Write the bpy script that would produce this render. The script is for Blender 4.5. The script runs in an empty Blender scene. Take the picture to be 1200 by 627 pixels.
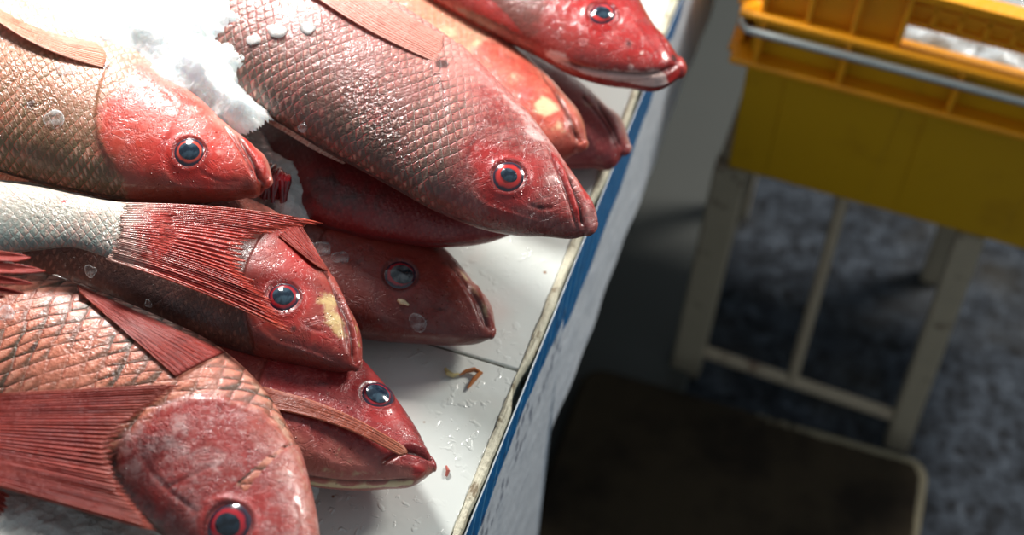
import bpy, math, random
import numpy as np
from mathutils import Matrix, Vector, Euler
from mathutils.bvhtree import BVHTree
random.seed(4); rng = np.random.default_rng(7)
S = bpy.context.scene
COL = S.collection

# ------------------------------------------------------------------ camera maths
F = 1667.0; CX, CY = 600.0, 313.5
T = 0.80; CAMH = 1.80
_d = np.array([505 - CX, -(1661 - CY), -F]); _d /= np.linalg.norm(_d)
_up = -_d; _f = np.array([0, 0, -1.0]); _yh = _f - _up * _f.dot(_up); _yh /= np.linalg.norm(_yh)
R3 = np.stack([np.cross(_yh, _up), _yh, _up])
CAM = np.array([0, 0, CAMH])
def rays(px):
    px = np.atleast_2d(np.asarray(px, float))
    c = np.stack([px[:, 0] - CX, CY - px[:, 1], np.full(len(px), -F)], 1)
    r = c @ R3.T
    return r / np.linalg.norm(r, axis=1)[:, None]
def at(px, py, z):
    r = rays([(px, py)])[0]
    return CAM + r * ((z - CAMH) / r[2])
def onplane(px, p0, n):
    r = rays(px)
    t = ((p0 - CAM) @ n) / (r @ n)
    return CAM + r * t[:, None]
def proj(P):
    c = (np.atleast_2d(P) - CAM) @ R3
    return np.stack([CX + F * c[:, 0] / -c[:, 2], CY - F * c[:, 1] / -c[:, 2]], 1)
def nrm(v): return v / np.linalg.norm(v)

# ------------------------------------------------------------------ object helpers
def tag(o, label=None, cat=None, group=None, kind=None):
    if label: o['label'] = label
    if cat: o['category'] = cat
    if group: o['group'] = group
    if kind: o['kind'] = kind
    return o
def empty(name, loc, rot=(0, 0, 0)):
    o = bpy.data.objects.new(name, None); COL.objects.link(o)
    o.location = loc; o.rotation_euler = rot; o.empty_display_size = 0.02
    return o
def mesh_obj(name, V, faces, mat, parent=None, smooth=True, uv=None, attrs=None, origin=None):
    """V in world coordinates (or parent's, when parent is None at the origin)."""
    V = np.asarray(V, float)
    off = np.zeros(3) if origin is None else np.asarray(origin, float)
    m = bpy.data.meshes.new(name)
    F_ = faces
    if isinstance(F_, np.ndarray):
        nf, k = F_.shape
        m.vertices.add(len(V)); m.vertices.foreach_set('co', (V - off).astype(np.float32).ravel())
        m.loops.add(nf * k); m.loops.foreach_set('vertex_index', F_.astype(np.int32).ravel())
        m.polygons.add(nf)
        m.polygons.foreach_set('loop_start', np.arange(0, nf * k, k, dtype=np.int32))
        m.update(calc_edges=True)
    else:
        m.from_pydata((V - off).tolist(), [], F_)
    m.validate()
    if smooth: m.polygons.foreach_set('use_smooth', np.ones(len(m.polygons), bool))
    if uv is not None:
        ul = m.uv_layers.new(name='UVMap')
        li = np.empty(len(m.loops), np.int32); m.loops.foreach_get('vertex_index', li)
        ul.data.foreach_set('uv', np.asarray(uv, np.float32)[li].ravel())
    for k, a in (attrs or {}).items():
        at_ = m.attributes.new(k, 'FLOAT', 'POINT'); at_.data.foreach_set('value', np.asarray(a, np.float32))
    for mm in (mat if isinstance(mat, list) else [mat]):
        if mm: m.materials.append(mm)
    o = bpy.data.objects.new(name, m); COL.objects.link(o)
    o.location = off
    if parent is not None:
        o.parent = parent
        o.matrix_parent_inverse = Matrix.Identity(4)
        o.location = Vector(off) - parent.location
        if tuple(parent.rotation_euler) != (0, 0, 0):
            o.matrix_basis = parent.matrix_basis.inverted() @ Matrix.Translation(Vector(off))
    return o
def grid_faces(nu, nv, wrap=False):
    i = np.arange(nu - 1)[:, None]; j = np.arange(nv if wrap else nv - 1)[None, :]
    j2 = (j + 1) % nv
    a = i * nv + j; b = i * nv + j2; c = (i + 1) * nv + j2; d = (i + 1) * nv + j
    return np.stack([a, b, c, d], -1).reshape(-1, 4)
class MB:
    """collects boxes and tubes for one mesh"""
    def __init__(s): s.v = []; s.f = []
    def add(s, V, Fc):
        n = len(s.v); s.v += [tuple(p) for p in V]; s.f += [tuple(i + n for i in f) for f in Fc]
    def box(s, c, ax, size):
        c = np.asarray(c, float); ax = np.asarray(ax, float); h = np.asarray(size) / 2
        V = [c + ax[0] * h[0] * i + ax[1] * h[1] * j + ax[2] * h[2] * k for i in (-1, 1) for j in (-1, 1) for k in (-1, 1)]
        s.add(V, [(0, 1, 3, 2), (4, 6, 7, 5), (0, 4, 5, 1), (2, 3, 7, 6), (0, 2, 6, 4), (1, 5, 7, 3)])
    def hexa(s, bot, top):
        V = list(bot) + list(top)
        s.add(V, [(3, 2, 1, 0), (4, 5, 6, 7)] + [(i, (i + 1) % 4, 4 + (i + 1) % 4, 4 + i) for i in range(4)])
    def tube(s, pts, r, n=12):
        pts = [np.asarray(p, float) for p in pts]; rings = []
        for i, p in enumerate(pts):
            t = nrm(pts[min(i + 1, len(pts) - 1)] - pts[max(i - 1, 0)])
            a = np.cross(t, (0, 0, 1.0)) if abs(t[2]) < .9 else np.cross(t, (1.0, 0, 0)); a = nrm(a); b = np.cross(t, a)
            rr = r[i] if hasattr(r, '__len__') else r
            rings.append([p + rr * (a * math.cos(q) + b * math.sin(q)) for q in np.linspace(0, 2 * math.pi, n, endpoint=False)])
        V = [q for rg in rings for q in rg]; Fc = []
        for i in range(len(pts) - 1):
            for j in range(n):
                Fc.append((i * n + j, i * n + (j + 1) % n, (i + 1) * n + (j + 1) % n, (i + 1) * n + j))
        Fc.append(tuple(range(n))[::-1]); Fc.append(tuple((len(pts) - 1) * n + j for j in range(n)))
        s.add(V, Fc)
    def build(s, name, mat, parent=None, bevel=0.0, origin=None, seg=2, smooth=True):
        o = mesh_obj(name, np.array(s.v), s.f, mat, parent, smooth=smooth, origin=origin)
        if bevel:
            b = o.modifiers.new('bevel', 'BEVEL'); b.width = bevel; b.segments = seg; b.limit_method = 'ANGLE'; b.angle_limit = math.radians(40)
        if smooth:
            for p in o.data.polygons: p.use_smooth = True
            o.data.set_sharp_from_angle(angle=math.radians(35))
        return o

# ------------------------------------------------------------------ node helpers
def lin(c):
    c = [x / 255 for x in c]
    return tuple(x / 12.92 if x <= .04045 else ((x + .055) / 1.055) ** 2.4 for x in c) + (1,)
class NT:
    def __init__(s, name):
        s.m = bpy.data.materials.new(name); s.m.use_nodes = True
        s.t = s.m.node_tree; s.t.nodes.clear()
        s.out = s.n('ShaderNodeOutputMaterial')
    def n(s, k, **kw):
        x = s.t.nodes.new(k)
        for a, b in kw.items(): setattr(x, a, b)
        return x
    def set(s, inp, v):
        if isinstance(v, bpy.types.NodeSocket): s.t.links.new(v, inp)
        elif v is not None: inp.default_value = v
    def math(s, op, a, b=None, c=None, clamp=False):
        x = s.n('ShaderNodeMath', operation=op, use_clamp=clamp)
        for i, v in enumerate((a, b, c)):
            if v is not None: s.set(x.inputs[i], v)
        return x.outputs[0]
    def vmath(s, op, a, b=None, out=0, scale=None):
        x = s.n('ShaderNodeVectorMath', operation=op)
        s.set(x.inputs[0], a)
        if b is not None: s.set(x.inputs[1], b)
        if scale is not None: s.set(x.inputs['Scale'], scale)
        return x.outputs[out]
    def mix(s, fac, a, b, mode='MIX'):
        x = s.n('ShaderNodeMix', data_type='RGBA', blend_type=mode)
        s.set(x.inputs[0], fac); s.set(x.inputs[6], a); s.set(x.inputs[7], b)
        return x.outputs[2]
    def noise(s, vec, scale, detail=3, rough=.55, dist=0, out=0):
        x = s.n('ShaderNodeTexNoise')
        s.set(x.inputs['Vector'], vec); s.set(x.inputs['Scale'], scale); s.set(x.inputs['Detail'], detail); s.set(x.inputs['Roughness'], rough); s.set(x.inputs['Distortion'], dist)
        return x.outputs[out]
    def ramp(s, fac, stops, interp='LINEAR'):
        x = s.n('ShaderNodeValToRGB'); s.set(x.inputs[0], fac)
        e = x.color_ramp; e.interpolation = interp
        while len(e.elements) < len(stops): e.elements.new(.5)
        for el, (p, c) in zip(e.elements, stops):
            el.position = p; el.color = c if hasattr(c, '__len__') else (c, c, c, 1)
        return x.outputs[0]
    def step(s, v, a, b):
        x = s.n('ShaderNodeMapRange', interpolation_type='SMOOTHSTEP'); s.set(x.inputs[0], v)
        s.set(x.inputs[1], a); s.set(x.inputs[2], b)
        return x.outputs[0]
    def attr(s, name, out='Fac'):
        x = s.n('ShaderNodeAttribute', attribute_name=name); return x.outputs[out]
    def coord(s, out='Object'):
        return s.n('ShaderNodeTexCoord').outputs[out]
    def bump(s, h, dist, strength=1.0, normal=None):
        x = s.n('ShaderNodeBump'); s.set(x.inputs['Height'], h); s.set(x.inputs['Distance'], dist); s.set(x.inputs['Strength'], strength)
        if normal is not None: s.set(x.inputs['Normal'], normal)
        return x.outputs[0]
    def principled(s, **kw):
        x = s.n('ShaderNodeBsdfPrincipled')
        for k, v in kw.items(): s.set(x.inputs[k.replace('_', ' ')], v)
        s.t.links.new(x.outputs[0], s.out.inputs[0])
        return x

# ------------------------------------------------------------------ materials
def fish_skin(name, dorsal, mid, belly, head, scale_s=.0075, edge=(190, 70, 60), core=(150, 140, 115), mott=.5,
              mottle=(225, 190, 190), scal=1.0, pale=(225, 205, 160), spark=1.0, rough=.24, headscal=.0, edge_k=.55, core_k=.70, tall=.82):
    N = NT(name)
    uv = N.coord('UV'); ob = N.coord('Object')
    vd = N.attr('vd'); hd = N.attr('head'); gr = N.attr('groove'); pl = N.attr('pale'); dk = N.attr('dark'); rd = N.attr('red'); wt = N.attr('wet')
    n1 = N.noise(ob, 24, 4, .6); n2 = N.noise(ob, 110, 4, .62); n3 = N.noise(ob, 420, 3, .6)
    n1c = N.math('SUBTRACT', n1, .5); n2c = N.math('SUBTRACT', n2, .5)
    # body colour from back to belly, with irregular borders
    v = N.math('MULTIPLY_ADD', n1c, .9, N.math('MULTIPLY_ADD', n2c, .5, vd))
    v = N.math('MULTIPLY_ADD', v, .5, .5)
    body = N.ramp(v, [(.10, lin(dorsal)), (.52, lin(mid)), (.86, lin(belly))])
    body = N.mix(N.math('MULTIPLY', N.step(N.noise(ob, 55, 4, .7), .5, .72), .30), body, lin(edge))
    body = N.mix(N.math('MULTIPLY', N.step(N.noise(ob, 260, 4, .7), .52, .68), .35), body, lin([x * .7 for x in dorsal]))
    # scales on a diagonal lattice
    sx = N.n('ShaderNodeSeparateXYZ'); N.set(sx.inputs[0], uv)
    nlo = N.n('ShaderNodeTexNoise'); N.set(nlo.inputs['Vector'], uv); N.set(nlo.inputs['Scale'], 22.0); N.set(nlo.inputs['Detail'], 2)
    ns = N.n('ShaderNodeSeparateColor'); N.set(ns.inputs[0], nlo.outputs['Color'])
    u_ = N.math('MULTIPLY_ADD', N.math('SUBTRACT', ns.outputs[0], .5), scale_s * .9, sx.outputs[0])
    w_ = N.math('MULTIPLY_ADD', N.math('SUBTRACT', ns.outputs[1], .5), scale_s * .9, sx.outputs[1])
    k = 1.0 / (scale_s * 1.45)
    a = N.math('MULTIPLY', N.math('ADD', u_, N.math('MULTIPLY', w_, tall)), k)
    b = N.math('MULTIPLY', N.math('SUBTRACT', u_, N.math('MULTIPLY', w_, tall)), k)
    cb = N.n('ShaderNodeCombineXYZ'); N.set(cb.inputs[0], a); N.set(cb.inputs[1], b)
    vo = N.n('ShaderNodeTexVoronoi', voronoi_dimensions='2D'); N.set(vo.inputs['Vector'], cb.outputs[0]); N.set(vo.inputs['Scale'], 1.0); N.set(vo.inputs['Randomness'], .22)
    ve = N.n('ShaderNodeTexVoronoi', voronoi_dimensions='2D', feature='DISTANCE_TO_EDGE'); N.set(ve.inputs['Vector'], cb.outputs[0]); N.set(ve.inputs['Scale'], 1.0); N.set(ve.inputs['Randomness'], .22)
    dte = N.math('MULTIPLY_ADD', n3, .16, N.math('SUBTRACT', ve.outputs['Distance'], .08))
    loc = N.vmath('SUBTRACT', cb.outputs[0], vo.outputs['Position'])
    sl = N.n('ShaderNodeSeparateXYZ'); N.set(sl.inputs[0], loc)
    lw = N.math('SUBTRACT', sl.outputs[0], sl.outputs[1])
    lu = N.math('MULTIPLY_ADD', N.math('MULTIPLY', lw, lw), -.55, N.math('ADD', N.math('ADD', sl.outputs[0], sl.outputs[1]), .06))          # along the fish, + towards the tail
    dist = vo.outputs['Distance']
    cellr = N.n('ShaderNodeSeparateColor'); N.set(cellr.inputs[0], vo.outputs['Color'])
    hmask0 = N.step(N.math('MULTIPLY_ADD', n2c, .9, hd), .25, .75)
    body_mask = N.math('SUBTRACT', 1.0, N.math('MULTIPLY', hmask0, 1.0 - headscal))
    patch = N.math('MULTIPLY_ADD', N.step(N.noise(ob, 20, 3, .6), .35, .58), .7, .3)
    smask = N.math('MULTIPLY', N.math('MULTIPLY', body_mask, scal), N.math('MULTIPLY', patch, N.math('SUBTRACT', 1.0, N.math('MULTIPLY', rd, .8))), clamp=True)
    edgem = N.math('MULTIPLY', N.step(dte, .13, .02), N.step(lu, -.25, .35))
    corem = N.math('MULTIPLY', N.step(N.math('MULTIPLY_ADD', N.math('SUBTRACT', n3, .5), .5, lu), .22, -.32), N.math('MULTIPLY_ADD', cellr.outputs[0], .45, .55))
    cres = N.math('MULTIPLY', N.math('MULTIPLY', N.step(N.math('MULTIPLY_ADD', N.math('SUBTRACT', n3, .5), .4, lu), .0, .42), N.step(dte, .02, .16)), N.math('MULTIPLY_ADD', cellr.outputs[1], .7, .2))
    # head
    veins = N.math('ABSOLUTE', N.math('SUBTRACT', N.noise(ob, 75, 5, .62, .6), .5))
    mo = N.math('MULTIPLY', N.math('MULTIPLY', N.step(N.noise(ob, 36, 6, .72), .44, .66), mott), N.math('SUBTRACT', 1.0, N.math('MULTIPLY', rd, .9)))
    sp1 = N.noise(ob, 190, 5, .7); sp2 = N.noise(ob, 330, 4, .7, .4); bl = N.noise(ob, 13, 3, .6)
    hc = N.mix(mo, lin(head), lin(mottle))
    hc = N.mix(N.math('MULTIPLY', N.step(bl, .42, .68), .45), hc, lin([x * .66 for x in head]))
    hc = N.mix(N.math('MULTIPLY', N.step(sp1, .50, .70), .22 + .40 * mott), hc, lin(mottle))
    hc = N.mix(N.math('MULTIPLY', N.step(veins, .055, 0.0), .40 * (.4 + mott)), hc, lin((150, 26, 28)))
    hc = N.mix(N.math('MULTIPLY', N.step(n2, .52, .72), .5), hc, lin([x * .60 for x in head]))
    hc = N.mix(N.math('MULTIPLY', N.step(sp2, .56, .70), .40), hc, lin([x * .5 for x in head]))
    vh = N.math('MULTIPLY_ADD', n1c, .9, vd)
    hc = N.mix(N.math('MULTIPLY', N.step(vh, .45, 1.0), .45), hc, lin(belly))
    hc = N.mix(N.math('MULTIPLY', N.step(vh, -.25, -1.0), .75), hc, lin([(x * .6 + y * .4) * .8 for x, y in zip(dorsal, head)]))
    hm = N.step(N.math('MULTIPLY_ADD', n2c, 1.0, N.math('MULTIPLY_ADD', n1c, .8, hd)), .15, .85)
    c = N.mix(hm, body, hc)
    c = N.mix(N.math('MULTIPLY', smask, N.math('MULTIPLY', corem, core_k)), c, lin(core))
    c = N.mix(N.math('MULTIPLY', smask, N.math('MULTIPLY', cres, .62)), c, lin([min(255, x * .35 + y) for x, y in zip(belly, (160, 132, 112))]))
    c = N.mix(N.math('MULTIPLY', smask, N.math('MULTIPLY', edgem, edge_k)), c, lin(edge))
    c = N.mix(N.step(N.math('MULTIPLY_ADD', n2c, 1.1, N.math('MULTIPLY_ADD', n1c, .6, rd)), .25, .95), c, lin([x * .55 + y * .45 for x, y in zip((186, 38, 34), head)]))
    c = N.mix(N.math('MULTIPLY', N.step(N.math('MULTIPLY_ADD', n2c, 1.5, pl), .3, .9), .9), c, lin(pale))
    c = N.mix(N.math('MULTIPLY', N.step(N.math('MULTIPLY_ADD', n2c, 1.0, dk), .3, .85), .85), c, lin((62, 36, 32)))
    c = N.mix(N.math('MULTIPLY', gr, .88), c, lin((52, 10, 12)))
    # relief
    sh = N.math('MULTIPLY', N.math('MULTIPLY_ADD', lu, .6, N.math('MULTIPLY', N.step(dte, .12, .0), -.25)), smask)
    soft = N.math('MULTIPLY_ADD', N.math('SUBTRACT', 1.0, hm), 0.7, .3)
    h = N.math('MULTIPLY_ADD', sh, .0015 * scale_s / .0075, N.math('MULTIPLY', N.math('MULTIPLY', n2c, soft), .0011))
    h = N.math('MULTIPLY_ADD', N.math('MULTIPLY', N.math('SUBTRACT', n3, .5), soft), .0006, h)
    # water droplets
    dr = N.n('ShaderNodeTexVoronoi'); N.set(dr.inputs['Vector'], ob); N.set(dr.inputs['Scale'], 330.0)
    dc = N.n('ShaderNodeSeparateColor'); N.set(dc.inputs[0], dr.outputs['Color'])
    drop = N.math('MULTIPLY', N.math('MULTIPLY', N.step(dr.outputs['Distance'], .34, .05), N.step(dc.outputs[0], .80, .84)), N.step(n1, .45, .6))
    h = N.math('MULTIPLY_ADD', drop, .0010, h)
    h = N.math('MULTIPLY_ADD', N.math('MULTIPLY', N.step(veins, .06, 0), hm), -.0002, h)
    h = N.math('MULTIPLY_ADD', N.math('MULTIPLY', N.math('SUBTRACT', N.noise(ob, 260, 2, .5, .8), .5), wt), .0034, h)
    nb = N.bump(h, 1.0, .9)
    ro = N.math('MULTIPLY', N.math('MULTIPLY_ADD', n2, .26, rough), N.math('MULTIPLY_ADD', wt, -.5, 1.0))
    ro = N.math('MULTIPLY', ro, N.math('MULTIPLY_ADD', drop, -.7, 1.0))
    wet = N.step(N.noise(ob, 60, 3), .35, .6)
    N.principled(Base_Color=c, Roughness=ro, Normal=nb, Specular_IOR_Level=.5,
                 Coat_Weight=N.math('MULTIPLY', N.math('MAXIMUM', wet, wt), .6 * spark), Coat_Roughness=.08, Coat_Normal=nb)
    return N.m
def fin_mat(name, col, ray, tip, nrays=26, root=None, coat=.25, rg=.24):
    N = NT(name)
    uv = N.coord('UV'); ob = N.coord('Object')
    s = N.n('ShaderNodeSeparateXYZ'); N.set(s.inputs[0], uv)
    n1 = N.noise(ob, 40, 4); n2 = N.noise(ob, 200, 4)
    cb = N.n('ShaderNodeCombineXYZ'); N.set(cb.inputs[0], N.math('MULTIPLY', s.outputs[0], 46)); N.set(cb.inputs[1], N.math('MULTIPLY', s.outputs[1], 1.6))
    st = N.noise(cb.outputs[0], 1.0, 3, .6)
    wob = N.math('MULTIPLY_ADD', N.math('SUBTRACT', n1, .5), .045, s.outputs[0])
    wv = N.math('MULTIPLY_ADD', N.math('SINE', N.math('MULTIPLY', wob, nrays * 2 * math.pi)), .5, .5)
    c = N.mix(N.step(st, .35, .65), lin(col), lin(ray))
    c = N.mix(N.math('MULTIPLY', wv, .22), c, lin([min(255, x * 1.25 + 12) for x in ray]))
    c = N.mix(N.math('MULTIPLY', N.step(n1, .55, .72), .35), c, lin([x * .6 for x in col]))
    c = N.mix(N.math('MULTIPLY', N.step(s.outputs[1], .75, 1.0), .5), c, lin(tip))
    ed = N.math('ABSOLUTE', N.math('MULTIPLY_ADD', s.outputs[0], 2, -1))
    c = N.mix(N.math('MULTIPLY', N.step(ed, .88, 1.0), .5), c, lin(tip))
    if root is not None: c = N.mix(N.math('MULTIPLY', N.step(N.math('MULTIPLY_ADD', N.math('SUBTRACT', n2, .5), .5, s.outputs[1]), .26, .02), .9), c, lin(root))
    h = N.math('MULTIPLY_ADD', wv, .0004, N.math('MULTIPLY', n2, .0014)); h = N.math('MULTIPLY_ADD', st, .0016, h)
    nb = N.bump(h, 1.0, .9)
    p = N.n('ShaderNodeBsdfPrincipled')
    for k_, v_ in dict(Base_Color=c, Roughness=N.math('MULTIPLY_ADD', n2, .3, rg), Normal=nb, Coat_Weight=coat, Coat_Roughness=.12).items(): N.set(p.inputs[k_.replace('_', ' ')], v_)
    tr = N.n('ShaderNodeBsdfTranslucent'); N.set(tr.inputs[0], c)
    mx = N.n('ShaderNodeMixShader'); mx.inputs[0].default_value = .22
    N.t.links.new(p.outputs[0], mx.inputs[1]); N.t.links.new(tr.outputs[0], mx.inputs[2]); N.t.links.new(mx.outputs[0], N.out.inputs[0])
    return N.m
def simple(name, col, rough=.4, spec=.5, coat=0, metallic=0, var=.0, vscale=60, bump=0, bscale=200, dirt=None, dirtscale=12, dlo=.55, dhi=.72):
    N = NT(name); ob = N.coord('Object'); c = lin(col)
    if var:
        c = N.mix(N.math('MULTIPLY', N.noise(ob, vscale, 4), var * 2), c, lin([x * .5 for x in col]))
    if dirt is not None:
        c = N.mix(N.math('MULTIPLY', N.step(N.noise(ob, dirtscale, 5, .65), dlo, dhi), .85), c, lin(dirt))
    kw = {}
    if bump: kw['Normal'] = N.bump(N.noise(ob, bscale, 4), bump)
    N.principled(Base_Color=c, Roughness=rough, Specular_IOR_Level=spec, Coat_Weight=coat, Coat_Roughness=.05, Metallic=metallic, **kw)
    return N.m
def iris_mat(name, ring, rim=(42, 30, 48)):
    N = NT(name)
    r = N.attr('rad'); ob = N.coord('Object'); n = N.math('SUBTRACT', N.noise(ob, 300, 3), .5)
    rr = N.math('MULTIPLY_ADD', n, .16, r)
    c = N.ramp(rr, [(.0, lin((30, 16, 24))), (.42, lin([x * .55 for x in ring])), (.52, lin(ring)), (.68, lin(ring)), (.80, lin(rim)), (.93, lin([min(255, x * .8 + 30) for x in rim])), (1.0, lin([x * .5 for x in ring]))])
    N.principled(Base_Color=c, Roughness=.18, Coat_Weight=1.0, Coat_Roughness=.03)
    return N.m
def pupil_mat(name, a, b):
    N = NT(name); ob = N.coord('Object')
    c = N.mix(N.step(N.noise(ob, 130, 3), .42, .62), lin(a), lin(b))
    N.principled(Base_Color=c, Roughness=.12, Coat_Weight=1.0, Coat_Roughness=.03)
    return N.m
def ice_mat(name, col=(238, 244, 243), trans=.25, sc=95, amp=.003, sss=0.0):
    N = NT(name); ob = N.coord('Object')
    v2 = N.n('ShaderNodeTexVoronoi', feature='SMOOTH_F1'); N.set(v2.inputs['Vector'], ob); N.set(v2.inputs['Scale'], sc)
    n = N.noise(ob, 160, 4, .6)
    c = N.mix(N.step(N.noise(ob, 35, 4), .4, .7), lin(col), lin([x * .92 for x in col]))
    h = N.math('MULTIPLY_ADD', v2.outputs['Distance'], -amp, N.math('MULTIPLY', n, amp * .8))
    nb = N.bump(h, 1.0, .7)
    N.principled(Base_Color=c, Roughness=N.math('MULTIPLY_ADD', n, .35, .08), Normal=nb, Transmission_Weight=trans, IOR=1.31, Subsurface_Weight=sss, Subsurface_Radius=(.02, .024, .026), Subsurface_Scale=1.0, Coat_Weight=.3, Coat_Roughness=.05)
    return N.m

M_ice = ice_mat('crushed_ice', (246, 250, 248), .0, 60, .0022, .8)
M_icebed = ice_mat('packed_ice', (228, 232, 227), .1, 60, .004)
def chip_mat():
    N = NT('ice_chip_clear'); ob = N.coord('Object')
    p = N.n('ShaderNodeBsdfPrincipled'); nb = N.bump(N.noise(ob, 260, 3), .0012)
    for k_, v_ in dict(Base_Color=lin((236, 240, 240)), Roughness=.12, Normal=nb, Coat_Weight=.6, Coat_Roughness=.04).items(): N.set(p.inputs[k_.replace('_', ' ')], v_)
    t = N.n('ShaderNodeBsdfTransparent'); mx = N.n('ShaderNodeMixShader')
    lw = N.n('ShaderNodeLayerWeight'); lw.inputs[0].default_value = .35
    N.set(mx.inputs[0], N.math('MULTIPLY_ADD', lw.outputs['Facing'], .55, N.math('MULTIPLY', N.step(N.noise(ob, 140, 4), .4, .7), .30)))
    N.t.links.new(t.outputs[0], mx.inputs[1]); N.t.links.new(p.outputs[0], mx.inputs[2]); N.t.links.new(mx.outputs[0], N.out.inputs[0])
    return N.m
M_chip = chip_mat()
M_eye_lid = None

# ------------------------------------------------------------------ fish builder
SURF = []   # (V, faces) of built fish bodies, for draping fins and ice
def spline(t, P, q):
    """cubic Hermite through P (n,k) at parameters t (n), sampled at q"""
    t = np.asarray(t, float); P = np.asarray(P, float)
    m = np.zeros_like(P); d = (P[1:] - P[:-1]) / (t[1:] - t[:-1])[:, None]
    m[1:-1] = (d[1:] * (t[1:-1] - t[:-2])[:, None] + d[:-1] * (t[2:] - t[1:-1])[:, None]) / (t[2:] - t[:-2])[:, None]
    m[0] = d[0]; m[-1] = d[-1]
    i = np.clip(np.searchsorted(t, q, side='right') - 1, 0, len(t) - 2)
    h = (t[i + 1] - t[i]); s = ((q - t[i]) / h)[:, None]; h = h[:, None]
    return ((1 + 2 * s) * (1 - s) ** 2) * P[i] + (s * (1 - s) ** 2 * h) * m[i] + (s * s * (3 - 2 * s)) * P[i + 1] + (s * s * (s - 1) * h) * m[i + 1]
def seg_dist(V, L):
    """distance of V to polyline L plus side sign helper: returns d, nearest segment dir, offset vector"""
    best = np.full(len(V), 1e9); off = np.zeros_like(V); dirs = np.zeros_like(V); tt = np.zeros(len(V)); acc = 0
    tot = sum(np.linalg.norm(L[i + 1] - L[i]) for i in range(len(L) - 1)) + 1e-9
    for i in range(len(L) - 1):
        a = L[i]; ab = L[i + 1] - a; l2 = ab @ ab + 1e-12
        s = np.clip(((V - a) @ ab) / l2, 0, 1)
        o = V - (a + s[:, None] * ab); d = np.linalg.norm(o, axis=1)
        k = d < best
        best[k] = d[k]; off[k] = o[k]; dirs[k] = ab / math.sqrt(l2); tt[k] = (acc + s[k] * math.sqrt(l2)) / tot
        acc += math.sqrt(l2)
    return best, dirs, off, tt
class Fish: pass
def fish(label, st, z0, p0=None, sa=0.0, sc=0.0, ratio=.40, head_px=None, mat=None, feats=(), spots=(), eye=None, bend=None,
         nu=330, nv=104, group='red snappers on the stall', headpoly=None, gill_px=None, soft=.016, gdark=.5, name='red_snapper', snout_ratio=.8, res=1.0):
    """st: outline pairs (back, belly) from snout to tail as seen; laid on a sloping plane at its own height and inflated."""
    st = np.array(st, float); Apx, Bpx = st[:, :2], st[:, 2:]
    mid = (Apx + Bpx) / 2
    p0 = mid[len(mid) // 2] if p0 is None else np.array(p0, float)
    Q = onplane(mid, np.array([0, 0, z0]), np.array([0, 0, 1.0]))
    ax = nrm(Q[-1] - Q[0]); QA = at(*Apx[len(mid) // 3], z0); QB = at(*Bpx[len(mid) // 3], z0)
    ve = QB - QA; ve -= ax * (ve @ ax); ve = nrm(ve)
    g = sa * ax + sc * ve; n = nrm(np.array([-g[0], -g[1], 1.0]))
    P0 = at(*p0, z0)
    A = onplane(Apx, P0, n); B = onplane(Bpx, P0, n); Mid = (A + B) / 2
    t = np.concatenate([[0], np.cumsum(np.linalg.norm(Mid[1:] - Mid[:-1], axis=1))]); Lg = t[-1]
    # denser rings near the head
    q = np.linspace(0, 1, nu); q = (q ** 1.35) * Lg
    AB = spline(t, np.hstack([A, B]), q); a_, b_ = AB[:, :3], AB[:, 3:]
    Mm = (a_ + b_) / 2; hw = np.linalg.norm(a_ - b_, axis=1) / 2; E = (a_ - b_) / (2 * hw[:, None])
    if bend is not None: zb = np.interp(q / Lg, [x for x, _ in bend], [y for _, y in bend])
    hmax = hw.max(); x = q / Lg
    rat = np.interp(x, [0, .06, .18, .35, .7, .92, 1], [snout_ratio, .66, .52, ratio / .42 * .43, ratio, ratio * .75, ratio * .5])
    vdir = Mm - CAM; vdir /= np.linalg.norm(vdir, axis=1)[:, None]
    kk = np.einsum('ij,ij->i', vdir, E) / (vdir @ n)
    aw = hw / np.sqrt(1 + (rat * kk) ** 2); th = aw * rat
    # rounded ends
    rows = []; nc = 7
    def ring(M, E_, aw_, th_, tt):
        ph = np.concatenate([np.linspace(0, math.pi, int(nv * .72), endpoint=False), np.linspace(math.pi, 2 * math.pi, nv - int(nv * .72), endpoint=False)])
        cx, sy = np.cos(ph), np.sin(ph)
        cxx = np.sign(cx) * np.abs(cx) ** .92; syy = np.sign(sy) * np.abs(sy) ** .92
        return M + E_ * (aw_ * cxx)[:, None] + n * (th_ * syy)[:, None], cx, ph
    ang = np.linspace(math.pi / 2 * .97, 0, nc, endpoint=False)
    t0 = nrm(Mm[0] - Mm[2]); r0 = hw[0] * .55; t1 = nrm(Mm[-1] - Mm[-3]); r1 = hw[-1] * .4
    V = []; U = []; VD = []; TT = []; PH = []
    for an in ang:
        P, cx, ph = ring(Mm[0] + t0 * r0 * math.sin(an), E[0], aw[0] * math.cos(an), th[0] * math.cos(an), 0); V.append(P); VD.append(-cx); TT.append(np.full(nv, -r0 * math.sin(an))); PH.append(ph); U.append(aw[0] * cx)
    for i in range(nu):
        P, cx, ph = ring(Mm[i], E[i], aw[i], th[i], q[i]); V.append(P); VD.append(-cx); TT.append(np.full(nv, q[i])); PH.append(ph); U.append(aw[i] * np.sign(cx) * (1 - np.abs(np.sin(ph)) * .0) * np.abs(cx))
    for an in ang[::-1]:
        P, cx, ph = ring(Mm[-1] + t1 * r1 * math.sin(an), E[-1], aw[-1] * math.cos(an), th[-1] * math.cos(an), Lg); V.append(P); VD.append(-cx); TT.append(np.full(nv, Lg + r1 * math.sin(an))); PH.append(ph); U.append(aw[-1] * cx)
    nr = len(V); V = np.concatenate(V); VD = np.concatenate(VD); TT = np.concatenate(TT); PH = np.concatenate(PH)
    # arc length across the flank measured from the ridge line
    G = V.reshape(nr, nv, 3); dl = np.linalg.norm(np.roll(G, -1, 1) - G, axis=2); arc = np.cumsum(dl, 1) - dl
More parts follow.
